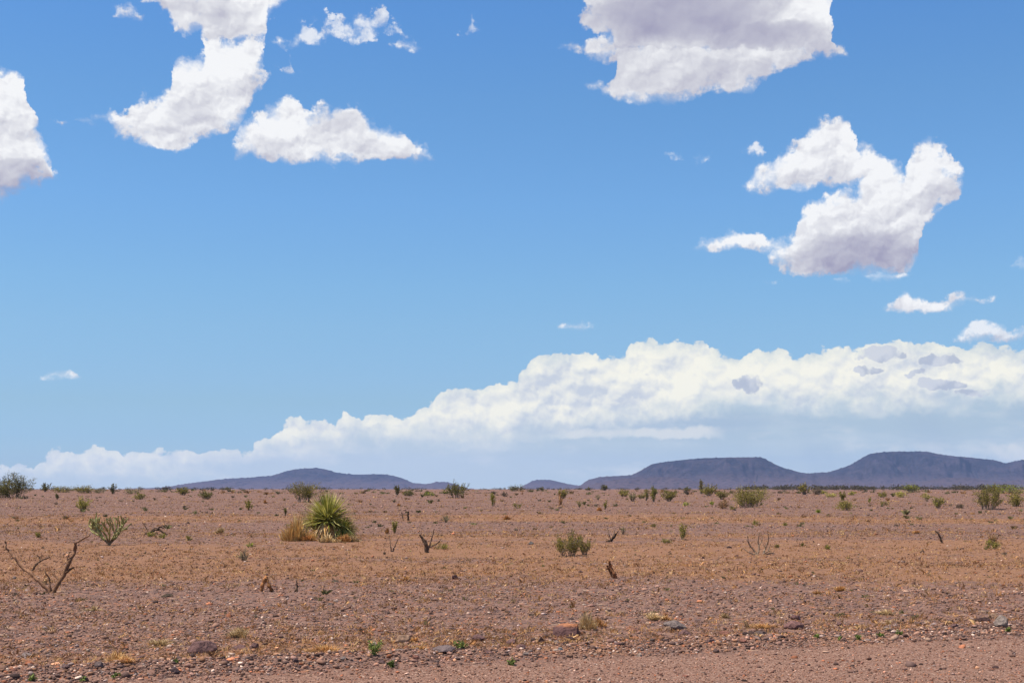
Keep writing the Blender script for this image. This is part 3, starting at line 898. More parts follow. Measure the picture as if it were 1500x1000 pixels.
rock(1456, 905, 13, 8, TANR, 'round tan stone behind the pale grey pointed rock', seed=27)
rock(1438, 912, 24, 10, DRK, 'dark cracked rock left of the pale grey pointed rock', seed=28)
rock(1300, 923, 14, 6, (.30, .25, .22), 'low pale stone alone on the right of the roadside bank', seed=29)
rock(38, 964, 22, 9, (.22, .19, .19), 'flat grey stone at the far left of the roadside bank', seed=30, tilt=.2)
rock(42, 973, 16, 7, (.34, .15, .09), 'orange stone just below the flat grey stone', seed=31)
rock(145, 977, 15, 10, (.16, .13, .13), 'rough grey stone left of the straw tuft at the road edge', seed=32)
rock(256, 987, 12, 12, (.11, .085, .09), 'dark upright stone at the edge of the dirt road', seed=33, tilt=.5)
rock(667, 848, 10, 7, (.075, .045, .05), 'lone round dark purple stone out on the open plain', seed=34, rough=.02)
rock(244, 875, 18, 6, (.08, .065, .05), 'dark flat stone right of the big dead branch', seed=35)
rock(490, 853, 12, 4, (.09, .08, .065), 'thin dark slab beyond the middle of the plain', seed=36)
rock(578, 892, 10, 4, DRK, 'tiny black slab on the open gravel above the tan boulder', seed=37)
rock(485, 886, 9, 4, (.12, .11, .11), 'tiny grey slab on the open gravel below the thin dark slab', seed=38)
rock(878, 955, 10, 6, PIN, 'small orange pink stone in the roadside gravel', seed=39)
rock(937, 962, 10, 6, (.36, .30, .26), 'small pale chip at the edge of the dirt road', seed=40)
rock(878, 997, 7, 5, WHT, 'tiny white chip lying on the dirt road', seed=41)
rock(1004, 991, 9, 4, RED, 'tiny red chip lying on the dirt road', seed=42)
rock(1457, 979, 12, 4, DRK, 'flat dark stone lying on the dirt road at right', seed=43)
rock(1079, 817, 11, 5, (.12, .07, .06), 'dark brown stone left of the bleached branching shrub', seed=44)
rock(778, 797, 9, 5, (.12, .12, .125), 'small grey stone left of the tall yellow green bush', seed=45)
rock(1030, 843-25, 5, 3, DRK, 'tiny dark stone in the dry grass left of the bleached shrub', seed=46)
for k, (px, py, w_, h_, c_, lb) in enumerate([
 (205,965,12,6,PUR,'small mauve cobble right of the straw tuft on the road edge'),(470,972,13,7,PUR,'mauve cobble under the wide orange tuft, leftmost of three'),(503,967,12,6,GRY,'grey cobble under the wide orange tuft, rightmost of three'),
 (432,970,11,6,(.13,.09,.09),'dark cobble left below the wide orange tuft'),(610,965,12,6,RED,'red cobble in the bank below the thin flat grey slab'),(664,968,10,6,PUR,'mauve cobble below the long flat grey slab'),
 (716,958,14,6,PUR,'flat mauve cobble left of the half buried mauve stone'),(905,945,12,5,PUR,'mauve cobble right above the small orange pink stone'),(1230,915,10,5,PUR,'mauve cobble right of the smooth mauve rock'),
 (1203,930,11,5,PIN,'pinkish cobble above the leftmost green sprout at right'),(1345,915,12,5,(.20,.14,.13),'brown mauve cobble right of the low pale stone'),(1398,918,13,6,PUR,'mauve cobble left of the dark cracked rock'),
 (1262,934,10,6,TANR,'tan cobble between the sprouts on the right bank'),(1088,940,11,5,RED,'red cobble below the dark grey lump'),(95,978,14,7,(.14,.1,.1),'dark mauve cobble left of the rough grey stone'),
 (330,972,11,6,PUR,'mauve cobble right below the large rounded purple rock'),(20,985,12,7,RED,'red cobble near the bottom left corner'),(560,972,12,6,(.13,.09,.09),'dark cobble between the two green weeds in the bank'),
 (770,960,12,5,GRY,'grey cobble right of the half buried mauve stone'),(1040,940,13,5,PUR,'mauve cobble right below the purple angular rock')]):
    rock(px, py, w_, h_, c_, lb, seed=100+k, group='fist sized cobbles along the road bank', name='cobble')

# ================================================================== shrubs
G_CREO = np.array([(.150,.135,.040),(.19,.165,.050),(.10,.090,.032),(.23,.19,.07)])
G_DARK = np.array([(.075,.075,.028),(.105,.100,.035),(.050,.052,.022),(.14,.12,.05)])
G_BRIGHT = np.array([(.20,.23,.035),(.26,.28,.045),(.14,.17,.03)])
G_YEL = np.array([(.30,.27,.07),(.24,.22,.065),(.34,.30,.11)])
G_GREY = np.array([(.19,.165,.12),(.15,.13,.095),(.22,.19,.14)])
G_BRN = np.array([(.16,.115,.075),(.20,.14,.085),(.12,.085,.06)])
G_ORG = np.array([(.36,.19,.08),(.30,.15,.065),(.42,.25,.11)])
for _g in (G_CREO, G_DARK, G_BRIGHT, G_YEL, G_GREY): _g *= np.array([1.55, 1.46, .95])
def leaves_at(r, P, size, pal, flatn=0.0):
    N = len(P)
    a = r.normal(0, 1, (N, 3)); a[:, 2] += .5; a /= np.linalg.norm(a, axis=1)[:, None]
    b = np.cross(a, r.normal(0, 1, (N, 3))); b /= np.linalg.norm(b, axis=1)[:, None]
    s_ = size*r.uniform(.6, 1.4, (N, 1))
    v = np.stack([P-a*s_-b*s_*.35, P+a*s_*.1-b*s_*.5, P+a*s_, P-a*s_*.1+b*s_*.45], 1).reshape(-1, 3)
    f = np.arange(N*4).reshape(-1, 4)
    col = pal[r.integers(0, len(pal), N)]*r.uniform(.7, 1.3, (N, 1))
    return v, f, np.repeat(col, 4, 0)
def shrub(px, base, w_, h_, style, pal, label, cat='shrub', group=None, name=None, dens=1.0):
    p = at(px, base); s = math.hypot(p[0], p[1])/F
    W_, H_ = w_*s*1.12, h_*s*1.08
    r = rnd(int(px*13+base*7))
    nm = name or {'vase': 'creosote_bush', 'dome': 'round_shrub', 'upright': 'upright_shrub', 'twig': 'twiggy_shrub', 'low': 'low_shrub'}[style]
    root = empty(nm, tuple(p)); tag(root, label, cat, group)
    st = MB(); lf = MB()
    nst = {'vase': 15, 'dome': 14, 'upright': 9, 'twig': 14, 'low': 12}[style]
    if w_ < 16: nst = nst*2//3
    if w_ > 40: nst = int(nst*1.7)
    if w_ > 58: nst = int(nst*1.5)
    px_m = s*1.47                           # one pixel of the final picture, in metres
    tips = []
    wood = np.array((.16, .12, .09))
    paths = []
    bs = {'vase': .10, 'dome': .22, 'upright': .12, 'twig': .06, 'low': .3}[style]
    if style == 'vase' and w_ > 30: bs = .24
    for k in range(nst):
        th = r.uniform(0, 2*math.pi); rr = math.sqrt(r.uniform(.0, 1))
        if style == 'upright': spread, hh = .62, r.uniform(.55, 1.0)
        elif style == 'dome': spread = .95; hh = math.sqrt(max(.10, 1-rr*rr*.9))*r.uniform(.7, 1.0)
        elif style == 'low': spread = 1.0; hh = r.uniform(.45, 1)
        else: spread, hh = .95, r.uniform(.5, 1.0)*(1-.30*rr*rr)
        o0 = np.array([math.cos(th), math.sin(th), 0])*W_*bs*r.uniform(.2, 1)
        end = np.array([math.cos(th)*rr*W_/2*spread, math.sin(th)*rr*W_/2*spread, H_*hh*.97])
        mid = o0*.5 + end*np.array([.42, .42, .48]) + r.normal(0, .03*W_, 3)*np.array([1, 1, .3])
        path = smooth_path([o0 - (0, 0, .03), mid, end + r.normal(0, .02*W_, 3)*(1, 1, 0)], 8)
        rad0 = max(.010, .30*px_m*(.8 if style != 'twig' else .7))*(H_/1.2)**.3
        st.tube(path, np.linspace(rad0, rad0*.35, 8), wood, 4)
        paths.append((path, 1.0))
        for b in range(3 if w_ > 14 else 2):
            i = r.integers(2, 6); o_ = path[i]
            out_ = np.array([r.normal(0, .16)*W_, r.normal(0, .16)*W_, r.uniform(.10, .30)*H_])
            e_ = o_ + out_
            if style == 'dome':
                e_[2] = min(e_[2], H_*math.sqrt(max(.1, 1-.9*min(1, (e_[0]**2+e_[1]**2)/(W_*W_/4)))))
            e_[2] = min(max(e_[2], H_*.12), H_*.98)
            bp = smooth_path([o_, o_+out_*np.array([.6, .6, .3]), e_], 5)
            st.tube(bp, np.linspace(rad0*.6, rad0*.3, 5), wood*1.1, 3)
            paths.append((bp, .55))
    st.build('stems', M_WOOD, root)
    area = w_*h_
    if style != 'twig' or dens > 0:
        per = int(np.clip(area*2.6*dens, 60, 5600)/len(paths)) + 3
        jit = {'vase': .030, 'dome': .06, 'upright': .05, 'twig': .05, 'low': .08}[style]*max(W_, H_*.8)
        lo = {'vase': .30, 'dome': .12, 'upright': .15, 'twig': .3, 'low': .1}[style]
        for (pt, wgt) in paths:
            N = max(3, int(per*wgt*1.35*r.uniform(.45, 1.5))); m_ = len(pt)-1
            t_ = (lo + (1-lo)*r.random(N)**.75)*m_ if wgt == 1.0 else r.random(N)**.7*m_
            Pn = np.stack([np.interp(t_, range(m_+1), pt[:, j]) for j in range(3)], -1)
            Pn += r.normal(0, 1, (N, 3))*max(jit, .5*px_m)*np.array([1, 1, .8])
            Pn[:, 2] = np.clip(Pn[:, 2], .02, H_*1.03)
            v, f, c = leaves_at(r, Pn, max(.013, .52*px_m), pal*r.uniform(.75, 1.25))
            lf.add(v, f, c)
        lf.build('foliage', M_LEAF, root)
    return root
SH = [
 (20,729,54,36,'vase',G_DARK,'big dark creosote bush on the skyline at the left edge'),
 (2,729,26,20,'dome',G_DARK,'dark bush cut by the left edge of the plain'),
 (66,720,14,13,'upright',G_DARK,'small dark bush with two round heads on the left skyline'),
 (92,721,26,8,'low',G_CREO,'long low olive scrub right of the two headed dark bush'),
 (84,731,7,8,'upright',G_DARK,'tiny dark upright bush below the low olive scrub at left'),
 (123,722,28,12,'dome',G_CREO,'flat topped olive bush on the left skyline'),
 (166,723,14,14,'upright',G_DARK,'dark bush with one thin spike on the left skyline'),
 (147,722,16,6,'low',G_GREY,'low grey scrub left of the spiked dark bush'),
 (195,723,24,8,'low',G_GREY,'low grey brown scrub right of the spiked dark bush'),
 (121,749,24,24,'vase',G_YEL*.75,'yellow olive vase shaped bush left of the cactus, farther away'),
 (205,731,18,11,'dome',G_CREO,'small round olive bush beyond the twisted dead wood'),
 (269,725,22,14,'vase',G_CREO,'olive bush on the skyline left of the small green spreading bush'),
 (302,731,22,15,'vase',G_DARK*1.2,'dark green spreading bush below the left end of the hill'),
 (334,717,14,5,'dome',G_DARK,'tiny dark dome in front of the left hill'),
 (365,747,14,17,'vase',G_CREO,'small open olive bush left of the yucca'),
 (445,735,44,36,'vase',G_CREO*.85,'large grey green creosote bush behind the yucca'),
 (418,756,6,14,'upright',G_DARK,'tiny dark sprig left of the dry orange grass'),
 (582,725,13,14,'upright',G_DARK,'dark upright bush, left of a pair on the skyline'),
 (598,726,18,11,'dome',G_DARK*1.3,'round dark bush, right of a pair on the skyline'),
 (629,726,18,6,'low',G_BRIGHT*.8,'low bright green mat right of the skyline pair'),
 (670,729,34,29,'vase',G_DARK*1.25,'dark creosote bush with two tall horns near the centre skyline'),
 (578,781,13,22,'upright',G_CREO,'narrow yellow green bush right of the yucca'),
 (653,765,22,14,'twig',G_GREY,'thin dry grey shrub right of the narrow yellow green bush'),
 (722,741,15,19,'upright',G_YEL*.62,'olive yellow upright bush right of the horned creosote'),
 (740,727,10,9,'dome',G_BRN,'little brown bush on the centre skyline'),
 (757,719,22,9,'low',G_DARK,'dark low clump left of the small blue hill'),
 (758,744,12,7,'low',G_CREO*.8,'low olive tuft below the little brown bush'),
 (794,718,9,8,'dome',G_DARK,'single dark dot of a bush on the small blue hill skyline'),
 (825,730,20,17,'vase',G_CREO,'fan shaped olive bush with a dry brown stalk in front'),
 (885,718,13,9,'dome',G_DARK,'dark cube like bush in front of the mesa left foot'),
 (862,718,8,5,'dome',G_DARK,'very small dark bush below the mesa left foot'),
 (849,743,12,13,'twig',G_CREO,'small open olive bush in mid plain left of the mesa front'),
 (887,745,9,12,'upright',G_CREO,'small olive sprig beside a rusty tuft'),
 (876,732,10,10,'twig',G_GREY,'small grey twiggy bush left of the row under the mesa'),
 (914,727,18,12,'dome',G_CREO,'rounded olive bush at the left end of the row under the mesa'),
 (927,734,14,15,'vase',G_GREY,'grey olive bush second in the row under the mesa'),
 (939,730,12,11,'dome',G_CREO*.8,'short olive bush third in the row under the mesa'),
 (957,735,14,27,'upright',G_DARK*1.35,'tall narrow green bush in the row under the mesa'),
 (947,733,8,18,'upright',G_CREO,'thin green sprig left of the tall narrow green bush'),
 (980,734,26,21,'vase',G_CREO*.85,'wide olive bush right of the tall narrow green bush'),
 (1004,719,13,7,'dome',G_DARK,'dark little dome on the skyline under the mesa'),
 (1038,726,26,20,'vase',G_CREO,'bushy olive creosote with one tall spike at its left'),
 (1027,723,7,22,'upright',G_CREO*.8,'tall thin spike of a bush left of the bushy olive creosote'),
 (1057,731,22,14,'vase',G_CREO*.85,'small olive bush between the spiked creosote and the widest one'),
 (1098,743,62,34,'vase',G_CREO*1.05,'widest green creosote bush on the plain, below the right end of the flat topped mesa'),
 (1061,745,20,14,'dome',G_ORG*.8,'orange brown dry bush left of the widest green creosote'),
 (1073,747,10,7,'low',G_CREO,'small green tuft at the foot of the orange brown dry bush'),
 (1004,740,8,6,'dome',G_BRIGHT,'bright green button of a plant left of the orange dry bush'),
 (1043,739,7,6,'dome',G_BRIGHT,'tiny bright green plant just left of the orange dry bush'),
 (1178,724,20,19,'vase',G_CREO,'olive bush standing on the skyline between the two mesas'),
 (1197,724,16,9,'low',G_BRN,'low brown bush right of the bush between the two mesas'),
 (1238,747,28,18,'dome',G_CREO*1.05,'broad green bush with a taller tuft on top, right of centre'),
 (1234,733,14,14,'upright',G_CREO*.8,'taller tuft rising behind the broad green bush'),
 (1199,751,11,7,'dome',G_BRIGHT*.8,'dense bright green cushion left of the broad green bush'),
 (1335,719,28,10,'dome',G_BRIGHT*.65,'bright green dome on the skyline under the right mesa'),
 (1293,728,14,9,'dome',G_YEL*.7,'yellow olive cushion left of the long pale cushion'),
 (1320,728,20,9,'dome',G_YEL,'long pale yellow cushion under the right mesa'),
 (1217,728,16,6,'low',G_YEL,'flat yellow tuft left of a pale round one'),
 (1248,725,12,7,'dome',G_YEL*.8,'pale yellow round tuft on the right plain'),
 (1205,723,10,6,'dome',G_YEL*.8,'small yellow round tuft beside the low brown bush'),
 (1355,731,14,9,'dome',G_YEL*.8,'grassy yellow clump right of the long pale cushion'),
 (1273,736,7,9,'upright',G_YEL*.7,'slim yellow olive tuft on the right plain'),
 (1297,740,13,6,'low',G_CREO*.8,'flat dark olive patch below the yellow olive cushion'),
 (1374,744,17,20,'vase',G_YEL*.6,'upright olive bush left of the right edge creosote'),
 (1406,744,12,7,'dome',G_BRN,'round brown bush left of the right edge creosote'),
 (1448,746,44,38,'vase',G_CREO*.85,'big creosote with tall spikes near the right edge'),
 (1489,741,30,22,'dome',G_CREO,'olive bush at the right edge of the plain'),
 (1475,722,56,10,'low',G_BRIGHT*.75,'long bright green thicket on the skyline at the right edge'),
 (1107,769,11,8,'dome',G_YEL*.6,'round olive cushion above the bleached branching shrub'),
 (834,814,44,45,'vase',G_YEL*.52*np.array([1,.95,1.15]),'tall yellow green bush in the middle of the plain'),
 (856,812,28,28,'vase',G_YEL*.5*np.array([1,.95,1.15]),'smaller bush joined to the right of the tall yellow green bush'),
 (1000,790,16,24,'upright',G_YEL*.6,'lone upright yellow green bush right of centre'),
 (913,782,12,14,'twig',G_GREY,'pale thin bush right of the charred dead shrub'),
 (977,795,18,6,'low',G_CREO*.9,'flat green mat left below the lone upright bush'),
 (957,772,8,5,'low',G_CREO*.9,'small green mat left of the lone upright bush'),
 (222,786,15,10,'dome',G_YEL*.72,'yellow green cushion in front of twisted dead wood'),
 (238,788,14,8,'dome',G_YEL*.55,'olive cushion right of the yellow green one by the dead wood'),
 (277,792,9,9,'dome',G_YEL*.55,'small yellow olive tuft right of the twisted dead wood'),
 (366,802,12,7,'dome',G_BRIGHT*.9,'small bright green tuft above a pale thin bush'),
 (357,822,22,22,'twig',G_GREY*1.1,'pale thin leafless looking bush left of the yucca foreground'),
 (55,787,8,10,'dome',G_YEL*.6,'olive tuft above the big dead branch'),
 (645,804,24,8,'low',G_CREO,'flat green mat right of the forked dead stem'),
 (1137,802,9,6,'dome',G_CREO*.7,'small dark cushion right of the bleached branching shrub'),
 (1177,800,9,6,'dome',G_CREO*.7,'small dark cushion second right of the bleached branching shrub'),
 (1213,804,11,8,'dome',G_YEL*.5,'brown olive cushion third right of the bleached branching shrub'),
 (1150,770,8,6,'dome',G_YEL*.5,'dark olive cushion right of the round olive cushion'),
 (1453,804,22,15,'dome',G_YEL*.6,'green base of a bush topped with rusty twigs at right'),
 (447,788,30,44,'twig',G_GREY*.8,'grey twiggy shrub against the left side of the yucca'),
 (506,789,32,30,'dome',G_CREO,'olive shrub against the right foot of the yucca'),
]
for row in SH:
    shrub(*row[:6], row[6], dens=(.25 if row[4] == 'twig' else 1.0))
shrub(1453, 798, 20, 20, 'twig', G_ORG, 'rusty dry twigs standing up through the green bush at right', dens=.6)

# ================================================================== grass clumps and weeds
def clump(px, base, w_, h_, pal, label, n_=160, lean=.5, name='grass_clump', cat='grass clump', group=None, wid=.02):
    p = at(px, base); s = p[1]/F; W_, H_ = w_*s*1.1, h_*s*1.3
    r = rnd(int(px*17+base*3)); mb = MB(); n_ = int(n_*1.7)
    wd = max(.0024, s*.42)
    nsub = max(2, int(n_/45)); cen = [(x_*W_, r.uniform(-.2, .2)*W_, (1.05-1.5*abs(x_))*r.uniform(.55, 1.1)) for x_ in np.clip(r.normal(0, .22, nsub), -.45, .45)]
    cen[0] = (0, 0, 1.05)
    for k in range(n_):
        cx_, cy_, hk = cen[r.integers(nsub)]
        a = r.uniform(0, 2*math.pi); q_ = math.sqrt(r.random())
        b0 = np.array([cx_+math.cos(a)*q_*W_*.10, cy_+math.sin(a)*q_*W_*.10, -.01])
        le = H_*hk*r.uniform(.3, 1.0); out_ = lean*(q_*.6+.4)*r.uniform(.4, 2.6)
        dr = np.array([math.cos(a+r.normal(0, .6)), math.sin(a+r.normal(0, .6)), 0])
        p1 = b0 + dr*out_*W_*.14 + np.array([0, 0, le*.6]); p2 = b0 + dr*out_*W_*.40 + np.array([0, 0, le*(1-.4*min(1, out_))])
        side = np.array([-dr[1], dr[0], 0])*wd if r.random() < .4 else np.array([1, .2, 0])*wd
        c = pal[r.integers(len(pal))]*r.uniform(.55, 1.2)
        mb.add([b0-side, b0+side, p1+side*.8, p1-side*.8, p2], [(0, 1, 2), (0, 2, 3), (3, 2, 4)], c)
    o = mb.build(name, M_DRY)
    o.location = tuple(p); tag(o, label, cat, group)
    return o
ORG = np.array([(.66,.33,.11),(.54,.25,.08),(.72,.42,.16),(.42,.19,.07)])
STR = np.array([(.68,.47,.22),(.56,.37,.17),(.78,.58,.31),(.40,.25,.12)])
clump(433, 792, 42, 40, ORG*np.array([1.1, 1.35, 1.4]), 'tall orange dry grass at the left foot of the yucca', 420, .5)
clump(452, 792, 24, 12, ORG, 'short orange grass along the foot of the yucca, left part', 260, .6)
clump(480, 794, 34, 14, STR, 'short straw grass along the foot of the yucca, middle part', 160, .6)
clump(503, 794, 30, 15, ORG*.85, 'short rusty grass along the foot of the yucca, right part', 160, .6)
clump(518, 793, 18, 11, STR*.7, 'olive straw tuft at the right end of the yucca', 120, .6)
clump(859, 922, 30, 32, STR, 'tall straw grass clump beside the orange topped block', 260, .5)
clump(876, 917, 22, 18, ORG*.9, 'shorter orange grass right of the tall straw clump', 160, .6)
clump(474, 954, 44, 17, ORG*.85, 'wide orange dry tuft left of the bright green weed', 340, 1.0)
clump(172, 970, 34, 26, STR*np.array([1.05,.9,.75]), 'straw tuft on the road edge left of the large purple rock', 240, .8)
clump(184, 972, 28, 12, ORG, 'low orange tuft behind the straw tuft on the road edge', 180, 1.0)
clump(232, 944, 40, 14, STR*.8, 'flat brown tuft left above the large purple rock', 200, 1.0)
clump(352, 932, 30, 20, STR*.8, 'straw tuft above the low purple rock', 200, .7)
clump(295, 956, 10, 14, ORG*1.2, 'thin golden blades standing against the large purple rock', 40, .3)
clump(138, 894, 20, 10, STR*.8, 'low brown tuft on the left gravel below the dead branch', 120, .8)
clump(608, 940, 16, 9, ORG, 'orange tuft right of the round tan boulder', 100, .8)
clump(615, 952, 24, 9, ORG*.85, 'orange tuft in the gravel bank below the tan boulder', 120, 1.0)
clump(955, 908, 30, 11, STR, 'low straw tuft left above the grey wedge rock', 180, .9)
clump(975, 909, 18, 9, ORG*.8, 'low brown orange tuft touching the grey wedge rock', 120, .9)
clump(1118, 918, 36, 9, ORG*.85, 'low orange mat left of the smooth mauve rock', 200, 1.1)
clump(1301, 914, 12, 9, STR, 'small straw tuft behind the low pale stone', 80, .7)
clump(1230, 866, 22, 10, ORG*.9, 'orange tuft alone on the right middle plain', 140, .9)
clump(1198, 870, 18, 8, ORG*.8, 'rusty tuft left of the lone orange tuft on the right plain', 100, .9)
clump(1300, 898, 30, 10, STR*.9, 'pale straw patch at the right in front of the bank', 140, .9)
clump(1062, 905, 16, 9, STR*.7, 'brown tuft right above the grey wedge rock', 90, .8)
clump(595, 850, 18, 8, ORG*.8, 'rusty tuft left of the lone round dark stone', 100, .8)
clump(325, 781, 16, 11, STR*.75, 'faded pink brown tuft left of the yucca', 100, .7)
clump(742, 761, 10, 8, ORG, 'small bright orange tuft in the middle of the plain', 90, .7)
clump(568, 781, 8, 10, ORG*.8, 'small rusty tuft left of the narrow yellow green bush', 60, .6)
clump(878, 748, 10, 7, ORG, 'rusty orange tuft beside the small olive sprig', 80, .7)
clump(388, 737, 8, 6, ORG, 'tiny rusty tuft left of the creosote behind the yucca', 60, .7)
clump(584, 741, 9, 5, ORG*.9, 'tiny rusty tuft below the skyline pair of bushes', 60, .7)
clump(1343, 781, 14, 6, ORG, 'rusty tuft left of the leaning dead stick', 80, .9)
clump(820, 739, 7, 16, ORG*.8, 'dry brown stalk clump in front of the fan shaped bush', 40, .35)

def weed(px, base, w_, h_, label, broad=False, name='green_weed', tone=1.0, n_=None):
    p = at(px, base); s = p[1]/F; W_, H_ = w_*s, h_*s
    r = rnd(int(px*5+base)); root = empty(name, tuple(p)); tag(root, label, 'weed')
    st = MB(); lf = MB(); pal = np.array([(.24,.28,.07),(.30,.34,.10),(.17,.21,.05)])*tone
    for k in range(n_ or (11 if h_ > 10 else 6)):
        a = r.uniform(0, 2*math.pi); q_ = math.sqrt(r.random()); hh = H_*r.uniform(.5, 1)*(1-.25*q_)
        e_ = np.array([math.cos(a)*q_*W_/2, math.sin(a)*q_*W_/2, hh])
        path = smooth_path([(0, 0, -.01), e_*np.array([.5, .5, .6]), e_], 7)
        st.tube(path, np.linspace(.004, .0015, 7), (.20, .26, .08), 4)
        m = 14 if broad else 34
        i_ = r.uniform(1.5, 6, m); P = np.stack([np.interp(i_, range(7), path[:, j]) for j in range(3)], -1)
        P += r.normal(0, .010 if broad else .012, P.shape)
        v, f, c = leaves_at(r, P, .016 if broad else .010, pal); lf.add(v, f, c)
    st.build('stems', M_LEAF, root); lf.build('foliage', M_LEAF, root)
weed(548, 961, 26, 28, 'bright green feathery weed on the gravel bank, tallest of the weeds')
weed(676, 950, 24, 16, 'bright green broad leaved weed left of the mauve wedge rock', True, tone=.9)
weed(573, 977, 14, 10, 'small grey green weed below the tall feathery weed', True, tone=.55)
weed(750, 974, 14, 9, 'small olive weed with red tips at the road edge', True, tone=.6)
weed(46, 997, 12, 9, 'small green weed at the bottom left corner', True, tone=.6)
weed(171, 992, 10, 7, 'tiny green weed on the bottom edge below the straw tuft', True, tone=.6)
weed(122, 996, 9, 7, 'tiny green weed between the corner weed and its right neighbour', True, tone=.6)
weed(258, 972, 8, 6, 'tiny green weed left below the large purple rock', True, tone=.6)
weed(1196, 934, 7, 6, 'tiny bright green sprout on the right gravel bank, leftmost there', True, tone=.9)
weed(1231, 938, 6, 6, 'tiny dark green sprout second on the right gravel bank', True, tone=.6)
weed(1257, 937, 6, 6, 'tiny green sprout third on the right gravel bank', True, tone=.8)
weed(1290, 931, 9, 6, 'green sprout beside the low pale stone', True, tone=.7)
weed(1318, 930, 9, 6, 'green sprout right of the low pale stone', True, tone=.7)
weed(1477, 924, 8, 7, 'bright green sprout in front of the pale grey pointed rock', True, tone=.9)

# ================================================================== dead wood
def deadwood(px, base, limbs, label, name='dead_branch', cat='dead branch', col=(.18,.11,.07), knot=.25, group=None, twigs=0, thick=1.45):
    """limbs: list of (points relative to the foot in photograph pixels, start and end thickness in pixels, tone, part name)"""
    p = at(px, base); s = p[1]/F; r = rnd(int(px+base*11))
    root = empty(name, tuple(p)); tag(root, label, cat, group)
    for L in limbs:
        pts, t0, t1, tone, nm = L
        c = np.array([(x*s, (r.normal(0, 1.5)+abs(x)*.12)*s, -y*s) for x, y in pts])
        c[0, 1] *= .2
        n_ = max(5, len(pts)*4)
        path = smooth_path(c, n_, .28*s, r)
        rad = np.linspace(t0, t1, n_)*s*.38*thick*(1+.16*np.sin(np.arange(n_)*1.9+r.uniform(0, 6)))
        cc = np.array(col)*tone*(1+.35*vnoise(np.arange(n_)*.55, np.full(n_, px*1.0), 3))[:, None]
        mb = MB(); mb.tube(path, rad, cc, 7, knot, r)
        for k in range(twigs):
            i = r.integers(n_//3, n_-1); e_ = path[i] + r.normal(0, 4*s, 3)*np.array([1, .6, 1]) + np.array([0, 0, 2*s])
            mb.tube(np.array([path[i], (path[i]+e_)/2, e_]), [rad[i]*.5, rad[i]*.3, rad[i]*.12], cc[i], 4)
        mb.build(nm, M_WOOD, root)
    return root
deadwood(76, 868, [
 ([(0,2),(-8,-8),(-21,-20),(-34,-31),(-46,-38),(-57,-51),(-67,-63),(-75,-70)], 8, 4, 1.25, 'limb'),
 ([(-70,-64),(-71,-73),(-72,-76)], 4, 2.5, .8, 'branch'),
 ([(1,2),(9,-14),(17,-28),(24,-46),(31,-60),(33,-74)], 9, 5.5, .8, 'limb'),
 ([(33,-74),(42,-79),(54,-86)], 4.5, 2.2, .75, 'branch'),
 ([(20,-31),(27,-36),(31,-38)], 5, 2.5, .45, 'branch'),
 ([(0,-1),(-3,-14),(-4,-22),(-9,-32),(-14,-42)], 5, 1.6, 1.1, 'branch'),
 ([(11,-18),(3,-27),(-2,-33)], 3.5, 1.2, 1.1, 'branch'),
 ([(24,-44),(22,-52),(26,-61)], 3, 1.4, .8, 'branch')],
 'big bare dead branch forking into two long arms at far left', knot=.3, col=(.24,.125,.068), twigs=4, thick=1.0)
deadwood(47, 836, [([(0,0),(6,-9),(14,-15),(25,-20)], 3.2, 1.8, .7, 'limb'), ([(12,-13),(10,-19),(7,-23)], 2, 1, .8, 'branch')], 'short dead branch leaning between the two arms of the big one', twigs=1)
deadwood(625, 809, [([(0,0),(-1,-10),(-6,-20),(-10,-26)], 6, 2.6, .55, 'limb'), ([(1,-3),(6,-16),(11,-34)], 3.2, 1.6, 1.1, 'limb'), ([(0,-8),(-1,-18)], 3, 1.5, .6, 'branch'), ([(3,-6),(14,-12),(22,-20)], 1.6, .8, .9, 'branch')],
 'forked dead stem with a dark stump right of the yucca')
deadwood(575, 808, [([(0,0),(4,-10),(9,-20)], 2.6, 1.3, 1.3, 'limb'), ([(-2,0),(-3,-10),(-5,-22)], 2.0, 1, 1.2, 'limb')], 'thin pale dead stalks left of the forked dead stem', name='dead_stalk', cat='dead stalk')
deadwood(598, 762, [([(0,0),(0,-7),(0,-13)], 3.2, 2.2, .3, 'limb')], 'short black dead stub far right of the yucca', name='dead_stub', cat='dead stub')
deadwood(591, 762, [([(0,0),(-2,-7),(-3,-12)], 1.8, 1.2, .5, 'limb')], 'thin brown stalk just left of the short black stub', name='dead_stalk', cat='dead stalk')
deadwood(390, 866, [([(-7,-1),(-5,-10),(-1,-19)], 4.5, 4, 1.2, 'limb'), ([(9,0),(5,-9),(0,-20)], 4, 3.2, .75, 'limb'), ([(-1,-18),(0,-23)], 5, 3, 1.3, 'limb')],
 'orange brown stump on two splayed legs left of centre', name='dead_stump', cat='dead stump', col=(.30,.13,.05), knot=.4, thick=1.75)
deadwood(435, 866, [([(0,0),(0,-8),(0,-17)], 2.6, 1.2, .35, 'limb'), ([(-3,0),(-1,-4)], 2, 1.4, .35, 'branch')], 'thin dark spike right of the splayed orange stump', name='dead_spike', cat='dead spike')
deadwood(897, 847, [([(6,1),(2,-8),(-3,-17),(-5,-26)], 4.5, 2.4, .8, 'limb'), ([(0,-2),(-4,-10),(-8,-19)], 3, 1.6, .6, 'branch'), ([(3,-3),(-1,-12),(-1,-20)], 2.6, 1.4, 1.2, 'branch'), ([(-5,-16),(-9,-13)], 2.4, 1.5, .5, 'branch')],
 'ragged orange brown dead stump leaning left, centre right', name='dead_stump', cat='dead stump', col=(.26,.11,.05), knot=.45, twigs=2, thick=1.6)
